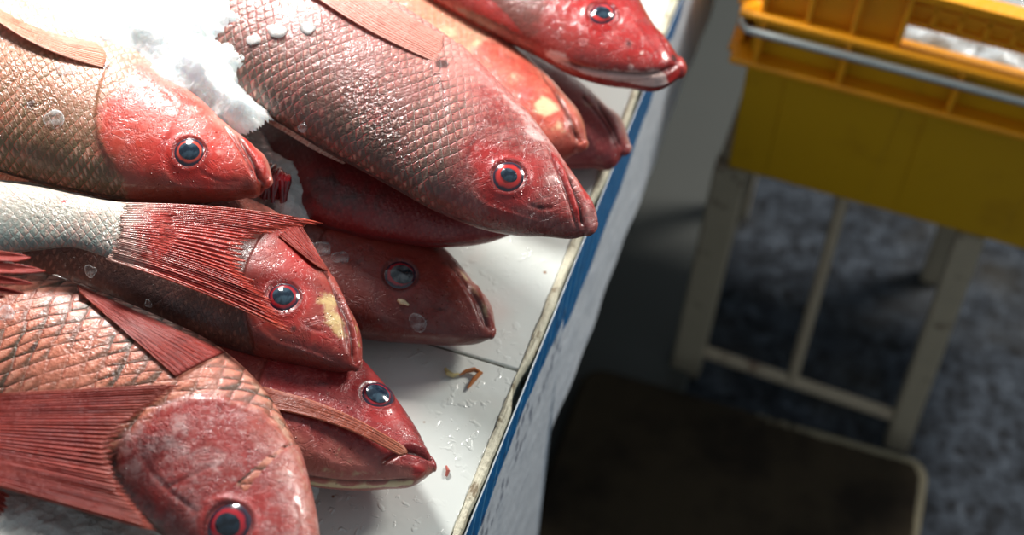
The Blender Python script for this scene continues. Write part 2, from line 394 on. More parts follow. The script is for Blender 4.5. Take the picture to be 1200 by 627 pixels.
    tp = int(nv * .72) // 2; arc = arc - arc[:, tp:tp + 1]; 
    UV = np.stack([TT, arc.reshape(-1)], 1)
    if bend is not None: V = V + n * np.interp(TT / Lg, [a for a, _ in bend], [b for _, b in bend])[:, None]
    faces = grid_faces(nr, nv, wrap=True)
    caps = []
    V = np.vstack([V, V[:nv].mean(0), V[-nv:].mean(0)]); VD = np.append(VD, [0, 0]); TT = np.append(TT, [TT[0], TT[-1]]); UV = np.vstack([UV, UV[0], UV[-1]])
    c0, c1 = len(V) - 2, len(V) - 1
    j = np.arange(nv); 
    f0 = np.stack([np.full(nv, c0), (j + 1) % nv, j, j], 1); o1 = (nr - 1) * nv
    f1 = np.stack([np.full(nv, c1), o1 + j, o1 + (j + 1) % nv, o1 + j], 1)
    tri = [tuple(x[:3]) for x in np.vstack([f0, np.stack([np.full(nv, c1), o1 + j, o1 + (j + 1) % nv, o1 + j], 1)])]
    # orientation check
    i0 = nr // 2 * nv + tp
    fn = np.cross(V[i0 + 1] - V[i0], V[i0 + nv] - V[i0])
    flip = fn @ n < 0
    # vertex normals of the grid
    G = V[:-2].reshape(nr, nv, 3)
    du = np.gradient(G, axis=0); dv = np.roll(G, -1, 1) - np.roll(G, 1, 1)
    Nn = np.cross(dv, du).reshape(-1, 3); Nn /= (np.linalg.norm(Nn, axis=1)[:, None] + 1e-12)
    if Nn[i0] @ n < 0: Nn = -Nn
    Nn = np.vstack([Nn, t0, t1])
    bv = BVHTree.FromPolygons(V.tolist(), faces.tolist())
    fs = Fish(); fs.bvh = bv; fs.n = n; fs.P0 = P0; fs.ax = ax; fs.ve = ve; fs.label = label
    def hit(px, fallback=True):
        out = []; nn = []
        for r, p in zip(rays(px), np.atleast_2d(px)):
            h = bv.ray_cast(Vector(CAM), Vector(r))
            if h[0] is not None: out.append(np.array(h[0])); nn.append(np.array(h[1]) if np.array(h[1]) @ r < 0 else -np.array(h[1]))
            elif fallback: 
                pl = onplane([p], P0, n)[0]; hh = bv.find_nearest(Vector(pl)); out.append(np.array(hh[0])); nn.append(n)
        return np.array(out), np.array(nn)
    fs.hit = hit
    def resample(pl, step=3.0):
        pl = np.array(pl, float); d = np.concatenate([[0], np.cumsum(np.linalg.norm(pl[1:] - pl[:-1], axis=1))])
        m = max(4, int(d[-1] / step)); return spline(d, pl, np.linspace(0, d[-1], m))
    fs.resample = resample
    ppm = F / np.linalg.norm(P0 - CAM); fs.ppm = ppm      # pixels per metre
    att = {k: np.zeros(len(V)) for k in ('head', 'groove', 'pale', 'dark', 'red', 'wet')}
    att['vd'] = VD
    top = (np.append(PH, [0, 0]) < math.pi * 1.02)
    Vo = V.copy()
    # head mask: everything snoutwards of the gill line
    def sdist(pl):
        L, _ = hit(resample(pl, 6))
        c_ = (L - P0) @ ve; sg = np.sign(c_[len(c_) // 2 + 1] - c_[len(c_) // 2 - 1]) or 1
        k_ = np.where(np.diff(c_) * sg > 0)[0]; lo_, hi_ = k_[0] + (1 if len(L) > 6 else 0), k_[-1]
        L = L[lo_:hi_ + 1]; L = np.vstack([L[0] - ve * sg * .15, L, L[-1] + ve * sg * .15]); L = L - np.outer((L - P0) @ n, n)
        Vq = Vo - np.outer((Vo - P0) @ n, n)
        dist, dirs, off, tt = seg_dist(Vq, L)
        side = np.einsum('ij,ij->i', np.cross(dirs, off), np.broadcast_to(n, off.shape))
        ref = (A[1] + B[1]) / 2; d2, dr2, of2, _ = seg_dist(ref[None], L)
        return dist * np.sign(side) * np.sign(np.cross(dr2[0], of2[0]) @ n), tt
    if head_px is not None:
        sd, tt = sdist(head_px); att['head'] = np.clip(sd / soft + .5, 0, 1)
    if gill_px is None: gill_px = head_px
    if gill_px and len(gill_px):
        sd, tt = sdist(gill_px)          # gill cover: raised plate ending in a step
        w = np.exp(-(np.maximum(sd, 0) / .020) ** 2) * (1 / (1 + np.exp(-(sd + .0004) / .0004))); w[~top] = 0
        V += Nn * (w * .0014)[:, None]
        gw = np.clip(1.15 - np.abs(VD) * 1.1, 0, 1)
        att['groove'] = np.maximum(att['groove'], np.exp(-((sd + .0006) / .0010) ** 2) * top * gdark * gw)
    for f in feats:
        kind, pl, dep, wid = f[:4]; dark = f[4] if len(f) > 4 else 0
        L, _ = hit(resample(pl)); dist, dirs, off, tt = seg_dist(Vo, L)
        tap = np.clip(np.minimum(tt, 1 - tt) * 8 + .25, 0, 1) if kind != 'dome' else 1
        wpx = wid / ppm
        if kind == 'line':
            e = np.exp(-(dist / wpx) ** 2) * tap * top
            V += Nn * (e * dep / 1000)[:, None]
            att['groove'] = np.clip(att['groove'] + np.exp(-(dist / (wpx * .8)) ** 2) * dark * tap * top, 0, 1)
        elif kind == 'paint':     # a marking of the skin: dep = strength, dark = attribute name
            att[dark] = np.clip(att[dark] + np.exp(-(dist / wpx) ** 2) * dep * top, 0, 1)
        elif kind == 'step':      # raised on the left of the travelled line (seen from above)
            side = np.einsum('ij,ij->i', np.cross(dirs, off), np.broadcast_to(n, off.shape))
            sd = dist * np.sign(side)
            w = np.where(sd > 0, np.exp(-(sd / (wpx * 5)) ** 2), np.exp(-(sd / (wpx * .5)) ** 2)) * tap * top
            V += Nn * (w * dep / 1000)[:, None]
            att['groove'] = np.clip(att['groove'] + np.exp(-((sd + wpx * .4) / (wpx * .6)) ** 2) * dark * tap * top, 0, 1)
    for s_ in spots:
        a_n, px, py, rpx, val = s_[:5]
        L, _ = hit([(px, py)]); d = np.linalg.norm(Vo - L[0], axis=1) * ppm / rpx
        att[a_n] = np.clip(att[a_n] + val * np.clip(1.25 - d, 0, 1) * top, 0, 1)
    if eye:
        ex, ey, er = eye['px']; L, nn = hit([(ex, ey)]); ec, en = L[0], nn[0]
        # average normal for a stable seat
        _, n4 = hit([(ex + dx, ey + dy) for dx in (-er, 0, er) for dy in (-er, 0, er)]); en = nrm(n4.mean(0))
        Rm = er / ppm; d = np.linalg.norm(Vo - ec, axis=1) / Rm
        V += Nn * ((np.exp(-((d - 1.12) / .22) ** 2) * .0013 - np.exp(-(d / .8) ** 4) * .0015) * top)[:, None]
        att['groove'] = np.clip(att['groove'] + np.exp(-((d - 1.02) / .10) ** 2) * .8 * top, 0, 1)
        att['red'] = np.clip(att['red'] + eye.get('red', .8) * np.clip(2.3 - d, 0, 1) * top, 0, 1)
    root = empty(name, P0 - np.array([0, 0, th.max() * .0])); tag(root, label, 'fish', group)
    allf = faces if not flip else faces[:, ::-1]
    tri = [t_ if not flip else t_[::-1] for t_ in tri]
    m_faces = allf.tolist() + [tuple(map(int, t_)) for t_ in tri]
    # build with pydata caps (triangles) on top of quads
    body = mesh_obj('body', V, m_faces, mat, root, uv=UV, attrs=att, origin=P0)
    SURF.append((V[:-2].copy(), faces))
    fs.V = V; fs.root = root; fs.body = body; fs.mat = mat
    if eye:
        seat = ec - en * .0012
        fs.eye = make_eye(root, seat, en, Rm, eye, n, ax)
    return fs
def make_eye(root, c, nrmv, Rm, e, n, ax):
    zc = nrmv; xa = nrm(ax - zc * (ax @ zc)); ya = np.cross(zc, xa)
    nrg, ns = 26, 48
    def dome(Ro, h, z, ex=1.0, ang=0):
        V = [c + zc * (z + h)]; rad = [0.0]
        for i in range(1, nrg + 1):
            r = i / nrg; zz = z + h * (1 - r ** 2.2)
            for k in range(ns):
                q = 2 * math.pi * k / ns; V.append(c + zc * zz + (xa * math.cos(q) * ex + ya * math.sin(q)) * r * Ro); rad.append(r)
        Fc = [(0, 1 + k, 1 + (k + 1) % ns) for k in range(ns)]
        for i in range(nrg - 1):
            for k in range(ns):
                a = 1 + i * ns + k; b = 1 + i * ns + (k + 1) % ns; Fc.append((a, a + ns, b + ns, b))
        return np.array(V), Fc, rad
    V, Fc, rad = dome(Rm, Rm * .30, 0, e.get('ex', 1.0))
    eo = mesh_obj('eye', V, Fc, e['iris'], root, attrs={'rad': rad}, origin=c)
    pr = e.get('pupil_r', .48)
    c2 = c + zc * (Rm * .27) + xa * e.get('dx', 0) * Rm + ya * e.get('dy', 0) * Rm
    cc = c; 
    V = [c2 + zc * Rm * .10]; 
    for i in range(1, 11):
        r = i / 10
        for k in range(40):
            q = 2 * math.pi * k / 40; V.append(c2 + zc * (Rm * .10 * (1 - r * r) - Rm * .04 * r) + (xa * math.cos(q) * e.get('pex', 1.12) + ya * math.sin(q)) * r * Rm * pr)
    Fc = [(0, 1 + k, 1 + (k + 1) % 40) for k in range(40)]
    for i in range(9):
        for k in range(40):
            a = 1 + i * 40 + k; b = 1 + i * 40 + (k + 1) % 40; Fc.append((a, a + 40, b + 40, b))
    po = mesh_obj('pupil', np.array(V), Fc, e['pupil'], None, origin=c2)
    po.parent = eo; po.location = Vector(c2 - c)
    return eo

def fin(name, fs, edge_root, edge_tip, mat, mode='drape', lift=(.0015, .006), plane_z=None, plane=None, nrays=24, rag=.10, mu=150, mv=50, curl=0.0, ridge=.0005,
        clear=None, parent=None, thick=.0011, bow=0.0, label=None, root_rag=0.0):
    """edge_root / edge_tip: pixel polylines, matched end to end; the rays run between them."""
    rt = fs.resample(edge_root, 2.0); tp = fs.resample(edge_tip, 2.0)
    def rs(p, m): 
        d = np.concatenate([[0], np.cumsum(np.linalg.norm(p[1:] - p[:-1], axis=1))])
        return np.stack([np.interp(np.linspace(0, d[-1], m), d, p[:, i]) for i in (0, 1)], 1)
    rt, tp = rs(rt, mu), rs(tp, mu)
    x = np.linspace(0, 1, mu); y = np.linspace(0, 1, mv)
    r2 = np.random.default_rng(int(abs(edge_root[0][0] * 7 + edge_tip[0][1] * 3)) % 9999)
    rl = r2.uniform(.3, 1.0, nrays + 2)
    ph = x * nrays; saw = np.abs((ph % 1) - .5) * 2         # 0 at ray, 1 between
    Lx = 1 - rag * (saw ** 1.5) * rl[np.floor(ph).astype(int)] - rag * .6 * rl[::-1][np.floor(ph).astype(int)] * (rag > .12)
    Y = y[None, :] * Lx[:, None]
    Y0 = root_rag * r2.uniform(0, 1, nrays + 2)[np.floor(ph).astype(int)] * (1 - saw)
    Y = Y + Y0[:, None] * (1 - Y)
    px = rt[:, None, :] * (1 - Y[..., None]) + tp[:, None, :] * Y[..., None]
    if bow:
        ctr = np.array([-(tp - rt)[:, 1], (tp - rt)[:, 0]]).T
        px = px + ctr[:, None, :] * (bow * np.sin(Y * math.pi))[..., None]
    px = px.reshape(-1, 2)
    Yf = Y.reshape(-1); Xf = np.repeat(x, mv)
    lf = lift[0] + (lift[1] - lift[0]) * Yf
    if mode == 'drape':
        d = rays(px); Dh = np.full(len(px), np.nan)
        for i in range(len(px)):
            h = fs.bvh.ray_cast(Vector(CAM), Vector(d[i]))
            if h[0] is not None: Dh[i] = h[3]
        ok = ~np.isnan(Dh); oi = np.where(ok)[0]
        for i in np.where(~ok)[0]:
            Dh[i] = Dh[oi[np.argmin(((px[oi] - px[i]) ** 2).sum(1))]]
        Dg = Dh.reshape(mu, mv)
        for _ in range(30):
            Dp = np.pad(Dg, 1, mode='edge'); Dg = (Dp[:-2, 1:-1] + Dp[2:, 1:-1] + Dp[1:-1, :-2] + Dp[1:-1, 2:]) / 4
        P = CAM + d * (np.minimum(Dg.ravel(), Dh) - lf)[:, None]
    else:
        z00, z01, z10, z11 = plane_z      # root start, root end, tip start, tip end
        z = (z00 * (1 - Xf) + z01 * Xf) * (1 - Yf) + (z10 * (1 - Xf) + z11 * Xf) * Yf
        d = rays(px); P = CAM + d * ((z - CAMH) / d[:, 2])[:, None]
        if clear:
            for bvx in clear:
                for i in range(len(px)):
                    h = bvx.ray_cast(Vector(CAM), Vector(d[i]))
                    if h[0] is not None:
                        dd = h[3] - (.0012 if bvx is fs.bvh else .004)
                        if np.linalg.norm(P[i] - CAM) > dd: P[i] = CAM + d[i] * dd
    # smooth the sheet, then ray ridges
    G = P.reshape(mu, mv, 3); D = np.linalg.norm(G - CAM, axis=2)
    D0 = D.copy()
    for _ in range(10):
        Dp = np.pad(D, 1, mode='edge'); D = np.minimum(D0, (Dp[:-2, 1:-1] + Dp[2:, 1:-1] + Dp[1:-1, :-2] + Dp[1:-1, 2:] + D * 2) / 6)
    dirs = (G - CAM) / np.linalg.norm(G - CAM, axis=2)[..., None]
    D = D - (ridge * np.cos(x * nrays * 2 * math.pi))[:, None] - curl * (np.sin(np.linspace(0, math.pi, mu))[:, None] * y[None, :])
    P = (CAM + dirs * D[..., None]).reshape(-1, 3)
    UVf = np.stack([Xf, Yf], 1)
    root = parent or fs.root
    o = mesh_obj(name, P, grid_faces(mu, mv), mat, root, uv=UVf, origin=P.mean(0))
    so = o.modifiers.new('thick', 'SOLIDIFY'); so.thickness = thick; so.offset = 0
    if label: o['label'] = label
    return o
# ------------------------------------------------------------------ the snappers
IR = iris_mat('iris_red', (205, 52, 48)); IRD = iris_mat('iris_dark_red', (170, 34, 44)); IRO = iris_mat('iris_orange', (222, 78, 58))
PUP = pupil_mat('pupil_blue_grey', (22, 34, 48), (58, 78, 92)); PUPD = pupil_mat('pupil_dark', (14, 20, 28), (30, 44, 56)); PUPC = pupil_mat('pupil_cloudy', (36, 42, 48), (105, 110, 112))

sk2 = fish_skin('skin_large_snapper', (84, 58, 50), (164, 96, 90), (244, 162, 152), (164, 44, 42), .0064, (200, 58, 60), (112, 98, 84), .45, (226, 176, 170), headscal=.35, pale=(236, 192, 186), edge_k=.72, tall=.74, spark=1.3)
F2 = fish('largest pink snapper in the middle of the pile with silvery glittering scales', [
    (684, 275, 700, 261), (671, 278, 698, 244), (640, 276, 684, 220), (604, 275, 655, 178), (560, 267, 622, 134), (510, 248, 586, 96),
    (455, 218, 546, 59), (400, 188, 500, 25), (345, 158, 452, -4), (290, 126, 395, -30), (235, 90, 325, -48), (185, 52, 255, -58), (150, 25, 205, -50), (125, 5, 165, -45)],
    .942, (480, 130), sa=.03, sc=.16, ratio=.42, mat=sk2,
    head_px=[(548, 60), (556, 105), (552, 150), (535, 195), (505, 245)], soft=.05, gdark=.25,
    gill_px=[(497, 68), (520, 105), (523, 150), (505, 190), (490, 222), (470, 224)],
    feats=[('line', [(644, 176), (654, 198), (663, 222), (671, 246), (676, 268)], -2.2, 2.4, .75),
           ('line', [(668, 207), (676, 226), (682, 246), (684, 266)], -4.5, 3.4, 1.0),
           ('paint', [(650, 183), (662, 208), (672, 232), (679, 256)], .8, 5, 'red'), ('paint', [(664, 192), (680, 215), (692, 240)], .9, 6, 'red'),
           ('paint', [(612, 128), (640, 160), (660, 188)], .55, 8, 'pale'), ('paint', [(560, 80), (600, 122), (630, 160)], .5, 9, 'pale'),
           ('line', [(655, 190), (668, 222), (678, 252)], 1.6, 4, 0),
           ('line', [(690, 232), (697, 250), (699, 262)], 1.2, 4, 0),
           ('step', [(640, 262), (600, 250), (560, 232), (545, 205), (548, 175), (565, 150)], 1.0, 4, .3),
           ('line', [(620, 240), (634, 244), (648, 243)], -1.0, 2.2, .35),
           ('line', [(610, 225), (600, 232), (585, 230)], -.7, 2, .2)],
    spots=[('wet', 430, 120, 34, .8), ('wet', 450, 150, 30, .9), ('wet', 415, 95, 26, .5), ('wet', 470, 185, 24, .6), ('red', 565, 180, 26, .8), ('red', 575, 250, 40, .3), ('red', 640, 255, 36, .35), ('red', 640, 190, 30, .45), ('pale', 650, 212, 18, .55), ('pale', 628, 160, 18, .5), ('pale', 560, 175, 12, .4), ('groove', 634, 243, 4, .8), ('dark', 518, 76, 10, 1.2), ('pale', 575, 118, 14, .45)],
    eye=dict(px=(596, 207, 19), iris=IR, pupil=PUP, pupil_r=.46, dy=-.02, red=.75), nu=380, nv=130)
sk1 = fish_skin('skin_coral_snapper', (96, 72, 52), (186, 124, 92), (246, 184, 166), (206, 62, 44), .0060, (206, 84, 56), (104, 94, 62), .22, (244, 172, 156), pale=(246, 190, 178), edge_k=.75, tall=.74)
F1 = fish('coral red snapper at the ice edge with tan scales and orange side fin', [
    (306, 219, 320, 211), (302, 227, 317, 194), (284, 232, 300, 172), (255, 236, 272, 149), (215, 238, 237, 115), (165, 238, 195, 84), (110, 231, 140, 45),
    (50, 219, 80, 14), (-10, 203, 25, -8), (-80, 180, -35, -20), (-150, 150, -100, -15), (-210, 110, -170, 10), (-250, 85, -225, 40)],
    .935, (160, 170), sa=.0, sc=.12, ratio=.42, mat=sk1,
    head_px=[(170, 66), (140, 100), (114, 140), (116, 170), (136, 204), (150, 232)], soft=.022, gdark=.2,
    gill_px=[(126, 78), (118, 100), (113, 130), (116, 165), (136, 200), (148, 230)],
    feats=[('line', [(262, 146), (274, 163), (288, 186), (299, 210)], -1.8, 2.2, .6),
           ('line', [(280, 160), (293, 182), (304, 206), (308, 216)], -4.0, 3.0, 1.0),
           ('paint', [(284, 158), (300, 180), (312, 202)], .9, 6, 'red'), ('paint', [(150, 95), (200, 112), (235, 136)], .45, 14, 'pale'),
           ('line', [(275, 156), (290, 175), (303, 200)], 1.0, 3, 0),
           ('step', [(282, 222), (240, 220), (205, 214), (190, 195), (190, 170), (200, 150)], .9, 4, .2),
           ('line', [(232, 200), (262, 213), (280, 212)], -.6, 2, .3),
           ('line', [(170, 100), (195, 108), (205, 120)], -.6, 2, .3)],
    spots=[('red', 180, 180, 40, .6), ('red', 255, 205, 45, .6), ('dark', 122, 78, 8, 1.0), ('dark', 36, 122, 7, 1.1), ('wet', 50, 120, 26, .6), ('wet', 20, 90, 24, .6), ('pale', 258, 180, 9, .5), ('pale', 180, 120, 14, .2), ('pale', 80, 80, 20, .4)],
    eye=dict(px=(222, 178, 18), iris=IRO, pupil=PUP, pupil_r=.56, red=.5), nu=340, nv=120)
sk3 = fish_skin('skin_scarlet_snapper', (180, 44, 40), (122, 52, 46), (120, 70, 62), (196, 46, 44), .006, (150, 50, 45), (120, 90, 80), .10, (232, 120, 110), .35, pale=(236, 208, 198), spark=1.6, rough=.14)
F3 = fish('glossy scarlet snapper with white lower jaw at the top corner of the stall', [
    (792, 66, 797, 92), (785, 53, 780, 103), (767, 27, 728, 102), (746, -14, 674, 90), (712, -60, 622, 64), (662, -105, 562, 34),
    (600, -140, 500, 0), (530, -165, 435, -40), (455, -180, 375, -75), (390, -185, 330, -105), (345, -180, 305, -125)],
    .906, (640, 0), sa=.0, sc=-.02, ratio=.41, mat=sk3,
    feats=[('line', [(793, 76), (775, 84), (750, 87), (720, 86), (680, 80), (655, 72)], -4.0, 3.0, .9), ('paint', [(640, 76), (690, 91), (730, 95), (772, 96)], 1.4, 12, 'pale'), ('paint', [(780, 95), (794, 88)], .9, 9, 'red'),
           ('line', [(745, 22), (760, 45), (772, 66)], -1.0, 2, .3), ('line', [(768, 30), (778, 50), (785, 62)], -.8, 2, .35),
           ('line', [(700, 92), (730, 95), (765, 92)], -1.0, 2.4, .35), ('line', [(735, 100), (770, 101), (790, 94)], 1.2, 3, 0)],
    spots=[('pale', 720, 94, 12, .9), ('pale', 745, 95, 12, .9), ('pale', 768, 93, 11, .7), ('pale', 695, 90, 11, .9), ('dark', 790, 68, 6, 1.2), ('groove', 737, 51, 4, 1.), ('pale', 752, 62, 4, .6), ('pale', 740, 78, 5, .4), ('dark', 660, 70, 9, .3)],
    head_px=[(640, -70), (648, -20), (630, 30), (612, 62)], soft=.05, gill_px=[],
    eye=dict(px=(706, 16, 17), iris=IR, pupil=PUP, pupil_r=.50, ex=.85, red=.6), nu=300, nv=110)
sk4 = fish_skin('skin_orange_snapper', (190, 60, 50), (225, 110, 80), (238, 170, 140), (214, 88, 70), .006, (196, 84, 62), (215, 190, 150), .3, (242, 170, 140))
F4 = fish('orange red snapper head tucked between the large pink one and the scarlet one', [
    (672, 177, 689, 166), (655, 186, 687, 148), (618, 188, 661, 108), (575, 178, 632, 78), (525, 150, 592, 46), (470, 112, 542, 12),
    (410, 72, 488, -24), (350, 35, 425, -52), (300, 8, 365, -68), (260, -10, 305, -65)],
    .868, (575, 110), sa=.0, sc=.10, ratio=.42, mat=sk4,
    head_px=[(578, 38), (562, 52), (548, 66), (530, 90), (520, 120)],
    feats=[('line', [(636, 86), (650, 108), (664, 136), (674, 165)], -1.8, 2.6, .55), ('line', [(654, 110), (668, 136), (679, 166)], -3.6, 2.8, 1.0),
           ('line', [(645, 98), (660, 124), (672, 152)], 1.4, 3.5, 0)],
    spots=[('pale', 640, 125, 17, 1.2), ('pale', 600, 90, 14, .5), ('pale', 655, 150, 10, .6), ('pale', 558, 50, 9, .9), ('pale', 522, 38, 18, .7), ('red', 615, 110, 26, .5)], nu=240, nv=90)
sk5 = fish_skin('skin_grey_red_snapper', (150, 52, 54), (165, 82, 80), (196, 160, 152), (160, 66, 66), .005, (150, 50, 50), (120, 90, 84), .5, (190, 160, 155), .25)
F5 = fish('dull greyish red snapper head lying against the blue edge of the sheet', [
    (727, 181, 740, 170), (722, 191, 735, 154), (690, 197, 709, 123), (650, 196, 674, 92), (600, 184, 636, 70), (540, 155, 585, 42), (480, 115, 525, 8), (425, 75, 465, -22), (385, 50, 415, -25)],
    .832, (600, 120), ratio=.42, mat=sk5,
    feats=[('line', [(682, 112), (700, 132), (718, 160), (724, 176)], -1.8, 2.4, .7), ('line', [(702, 122), (718, 148), (729, 172)], -3.4, 2.8, 1.0)],
    spots=[('pale', 690, 120, 14, .4), ('dark', 684, 114, 5, 1.)], nu=200, nv=80)
sk6 = fish_skin('skin_dark_maroon_snapper', (134, 30, 32), (104, 34, 34), (84, 44, 42), (134, 30, 32), .005, (110, 36, 36), (90, 60, 55), .1, (150, 60, 60), .3)  # the fish's own dark maroon, red back to browner belly
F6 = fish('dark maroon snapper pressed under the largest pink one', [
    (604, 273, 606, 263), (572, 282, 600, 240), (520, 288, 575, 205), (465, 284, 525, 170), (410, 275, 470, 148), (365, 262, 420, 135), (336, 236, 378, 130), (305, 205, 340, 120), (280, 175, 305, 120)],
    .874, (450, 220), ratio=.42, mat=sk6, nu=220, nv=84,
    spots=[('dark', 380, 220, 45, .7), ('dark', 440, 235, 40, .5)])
sk7 = fish_skin('skin_brick_snapper', (96, 38, 32), (132, 54, 42), (180, 140, 126), (136, 52, 42), .006, (120, 40, 36), (120, 90, 70), .12, (170, 90, 70), .35)
F7 = fish('brick red snapper head with cloudy eye lying alone on the wet white tiles', [
    (573, 397, 581, 384), (561, 401, 579, 366), (525, 404, 556, 331), (485, 402, 528, 297), (440, 399, 492, 266), (390, 390, 450, 238),
    (335, 372, 400, 213), (280, 345, 340, 190), (220, 310, 280, 172), (165, 275, 215, 165), (130, 250, 165, 175)],
    .834, (440, 330), sa=.0, sc=.05, ratio=.44, mat=sk7,
    head_px=[(415, 225), (385, 265), (365, 310), (370, 350), (385, 385)],
    feats=[('line', [(524, 306), (541, 326), (556, 350), (567, 384)], -2.0, 2.2, .6), ('line', [(552, 336), (564, 358), (573, 386)], -3.6, 2.8, 1.0), ('paint', [(540, 318), (558, 342), (572, 372)], .5, 4, 'pale'),
           ('line', [(538, 306), (556, 330), (570, 360), (578, 380)], 1.2, 3, 0), ('line', [(520, 310), (540, 336), (556, 366)], .8, 3, 0),
           ('step', [(560, 392), (510, 390), (470, 382), (440, 360), (440, 330)], .9, 4, .2), ('line', [(505, 358), (514, 362), (524, 362)], -.8, 2, .5)],
    spots=[('dark', 516, 362, 6, .7), ('pale', 520, 345, 12, .35), ('pale', 471, 354, 0.1, 0)],
    eye=dict(px=(469, 322, 20), iris=IRD, pupil=PUPC, pupil_r=.6, dx=-.1, red=.4), nu=300, nv=110)
sk8 = fish_skin('skin_red_headed_snapper', (70, 44, 40), (96, 56, 50), (170, 96, 84), (160, 50, 42), .006, (110, 48, 42), (96, 76, 66), .15, (214, 130, 110), .35, pale=(206, 178, 120))
F8 = fish('red snapper head with a yellowish cheek patch under the spread tail', [
    (413, 434, 425, 423), (398, 435, 425, 400), (360, 429, 406, 352), (315, 421, 377, 302), (265, 408, 335, 256), (210, 390, 278, 228),
    (150, 362, 212, 212), (90, 337, 148, 217), (40, 322, 85, 228), (0, 305, 30, 238), (-35, 292, -15, 245)],
    .884, (250, 330), sa=.0, sc=.06, ratio=.40, mat=sk8,
    head_px=[(330, 250), (302, 285), (285, 330), (290, 370), (300, 410)],
    feats=[('line', [(372, 302), (391, 338), (402, 372), (408, 412)], -2.0, 2.4, .6), ('line', [(394, 342), (407, 372), (414, 402), (414, 424)], -3.6, 2.8, .9), ('paint', [(400, 340), (414, 372), (421, 405)], .45, 4, 'pale'),
           ('line', [(388, 322), (404, 355), (416, 392)], 1.4, 3.4, 0), ('step', [(398, 428), (360, 412), (320, 398), (300, 375), (302, 340)], 1.0, 4, .2),
           ('line', [(355, 378), (368, 386), (380, 388)], -.8, 2, .4)],
    spots=[('pale', 384, 352, 15, 1.0), ('pale', 392, 374, 16, .9), ('pale', 400, 392, 10, .6), ('red', 350, 300, 36, .9), ('red', 370, 400, 30, .5), ('dark', 344, 385, 5, .9), ('dark', 240, 380, 50, .35), ('dark', 130, 330, 60, .4)],
    eye=dict(px=(332, 348, 19.5), iris=IRD, pupil=PUP, pupil_r=.55, red=.9), nu=320, nv=110)
sk10 = fish_skin('skin_big_scaled_snapper', (82, 50, 42), (214, 126, 98), (206, 126, 106), (174, 64, 60), .0098, (156, 48, 40), (66, 56, 40), .95, (222, 184, 180), 1.3, pale=(206, 164, 140), spark=1.0, headscal=.10, edge_k=.35, core_k=.95, tall=.62)
F10 = fish('big snapper in the lower corner with coarse tan scales and mottled pink gill cover', [
    (318, 762, 340, 760), (300, 750, 362, 715), (262, 700, 375, 650), (222, 650, 369, 590), (165, 612, 349, 525), (95, 584, 312, 460), (30, 558, 256, 408),
    (-30, 532, 190, 375), (-90, 505, 112, 343), (-150, 480, 35, 318), (-210, 450, -60, 308), (-270, 425, -150, 315), (-315, 405, -230, 330), (-345, 390, -290, 340)],
    .893, (150, 490), sa=.0, sc=.10, ratio=.40, mat=sk10,
    head_px=[(375, 560), (345, 520), (310, 484), (262, 466), (222, 466), (180, 484), (150, 505), (135, 540), (150, 580), (180, 612), (215, 645)], soft=.020, gdark=.35,
    feats=[
           ('line', [(195, 572), (215, 562), (250, 545)], -.7, 2, .35), ('line', [(160, 500), (170, 540), (195, 572), (230, 600)], -.9, 2.4, .35),
           ('line', [(292, 525), (291, 545)], -.5, 1.2, .6), ('line', [(240, 590), (262, 584), (280, 590)], .8, 3, 0),
           ('line', [(345, 590), (350, 610), (348, 640)], -.8, 3, .3), ('paint', [(262, 418), (305, 458), (338, 515), (356, 565), (364, 610)], .5, 9, 'pale'), ('paint', [(240, 500), (290, 540), (330, 590)], .4, 14, 'red'), ('line', [(222, 470), (262, 472), (305, 490), (335, 520)], .8, 3, 0)],
    spots=[('dark', 40, 407, 5, 1.4), ('dark', 205, 438, 9, 1.0), ('red', 60, 500, 60, .2), ('pale', 325, 500, 16, .3), ('wet', 95, 400, 30, .5), ('wet', 140, 430, 30, .6), ('wet', 180, 520, 24, .5), ('red', 175, 590, 45, .5), ('red', 330, 530, 24, .3), ('groove', 130, 542, 12, .6)],
    eye=dict(px=(268, 616, 25), iris=IRD, pupil=PUPD, pupil_r=.5, red=.6), nu=380, nv=130)
sk12 = fish_skin('skin_crimson_snapper', (120, 32, 36), (150, 58, 54), (214, 150, 130), (146, 42, 44), .006, (140, 40, 40), (150, 110, 100), .3, (214, 120, 112), .5)
F12 = fish('crimson snapper head with parted lips and a fin folded over its cheek', [
    (505, 535, 508, 553), (495, 514, 490, 566), (470, 474, 450, 573), (440, 437, 402, 574), (400, 397, 345, 566), (350, 365, 285, 546),
    (295, 340, 225, 515), (240, 320, 170, 485), (180, 308, 115, 452), (120, 300, 65, 420), (75, 300, 35, 390)],
    .842, (340, 460), sa=.0, sc=-.04, ratio=.44, mat=sk12,
    head_px=[(345, 380), (315, 420), (300, 470), (310, 515), (335, 550)],
    feats=[('line', [(509, 539), (492, 532), (474, 529), (458, 536), (446, 544)], -4.0, 3.0, 1.0), ('line', [(500, 527), (480, 520), (462, 526)], 1.2, 3, 0),
           ('line', [(498, 552), (470, 545), (452, 548)], 1.0, 4, 0), ('line', [(345, 556), (400, 564), (440, 565), (484, 562)], -2.0, 2.0, .9), ('paint', [(350, 564), (400, 571), (440, 571), (480, 566)], 1.1, 4, 'pale'), ('paint', [(330, 545), (380, 552), (440, 556)], .35, 8, 'pale'),
           ('step', [(430, 545), (390, 540), (365, 520), (362, 490)], .9, 4, .3), ('line', [(486, 506), (496, 516), (500, 526)], -.7, 2, .4)],
    spots=[('pale', 425, 570, 9, .8), ('pale', 390, 568, 9, .8), ('pale', 460, 568, 7, .7), ('red', 460, 500, 40, .6), ('red', 490, 550, 14, .9), ('pale', 400, 530, 16, .3)],
    eye=dict(px=(442, 463, 20), iris=IRD, pupil=PUP, pupil_r=.62, red=.4), nu=300, nv=110)
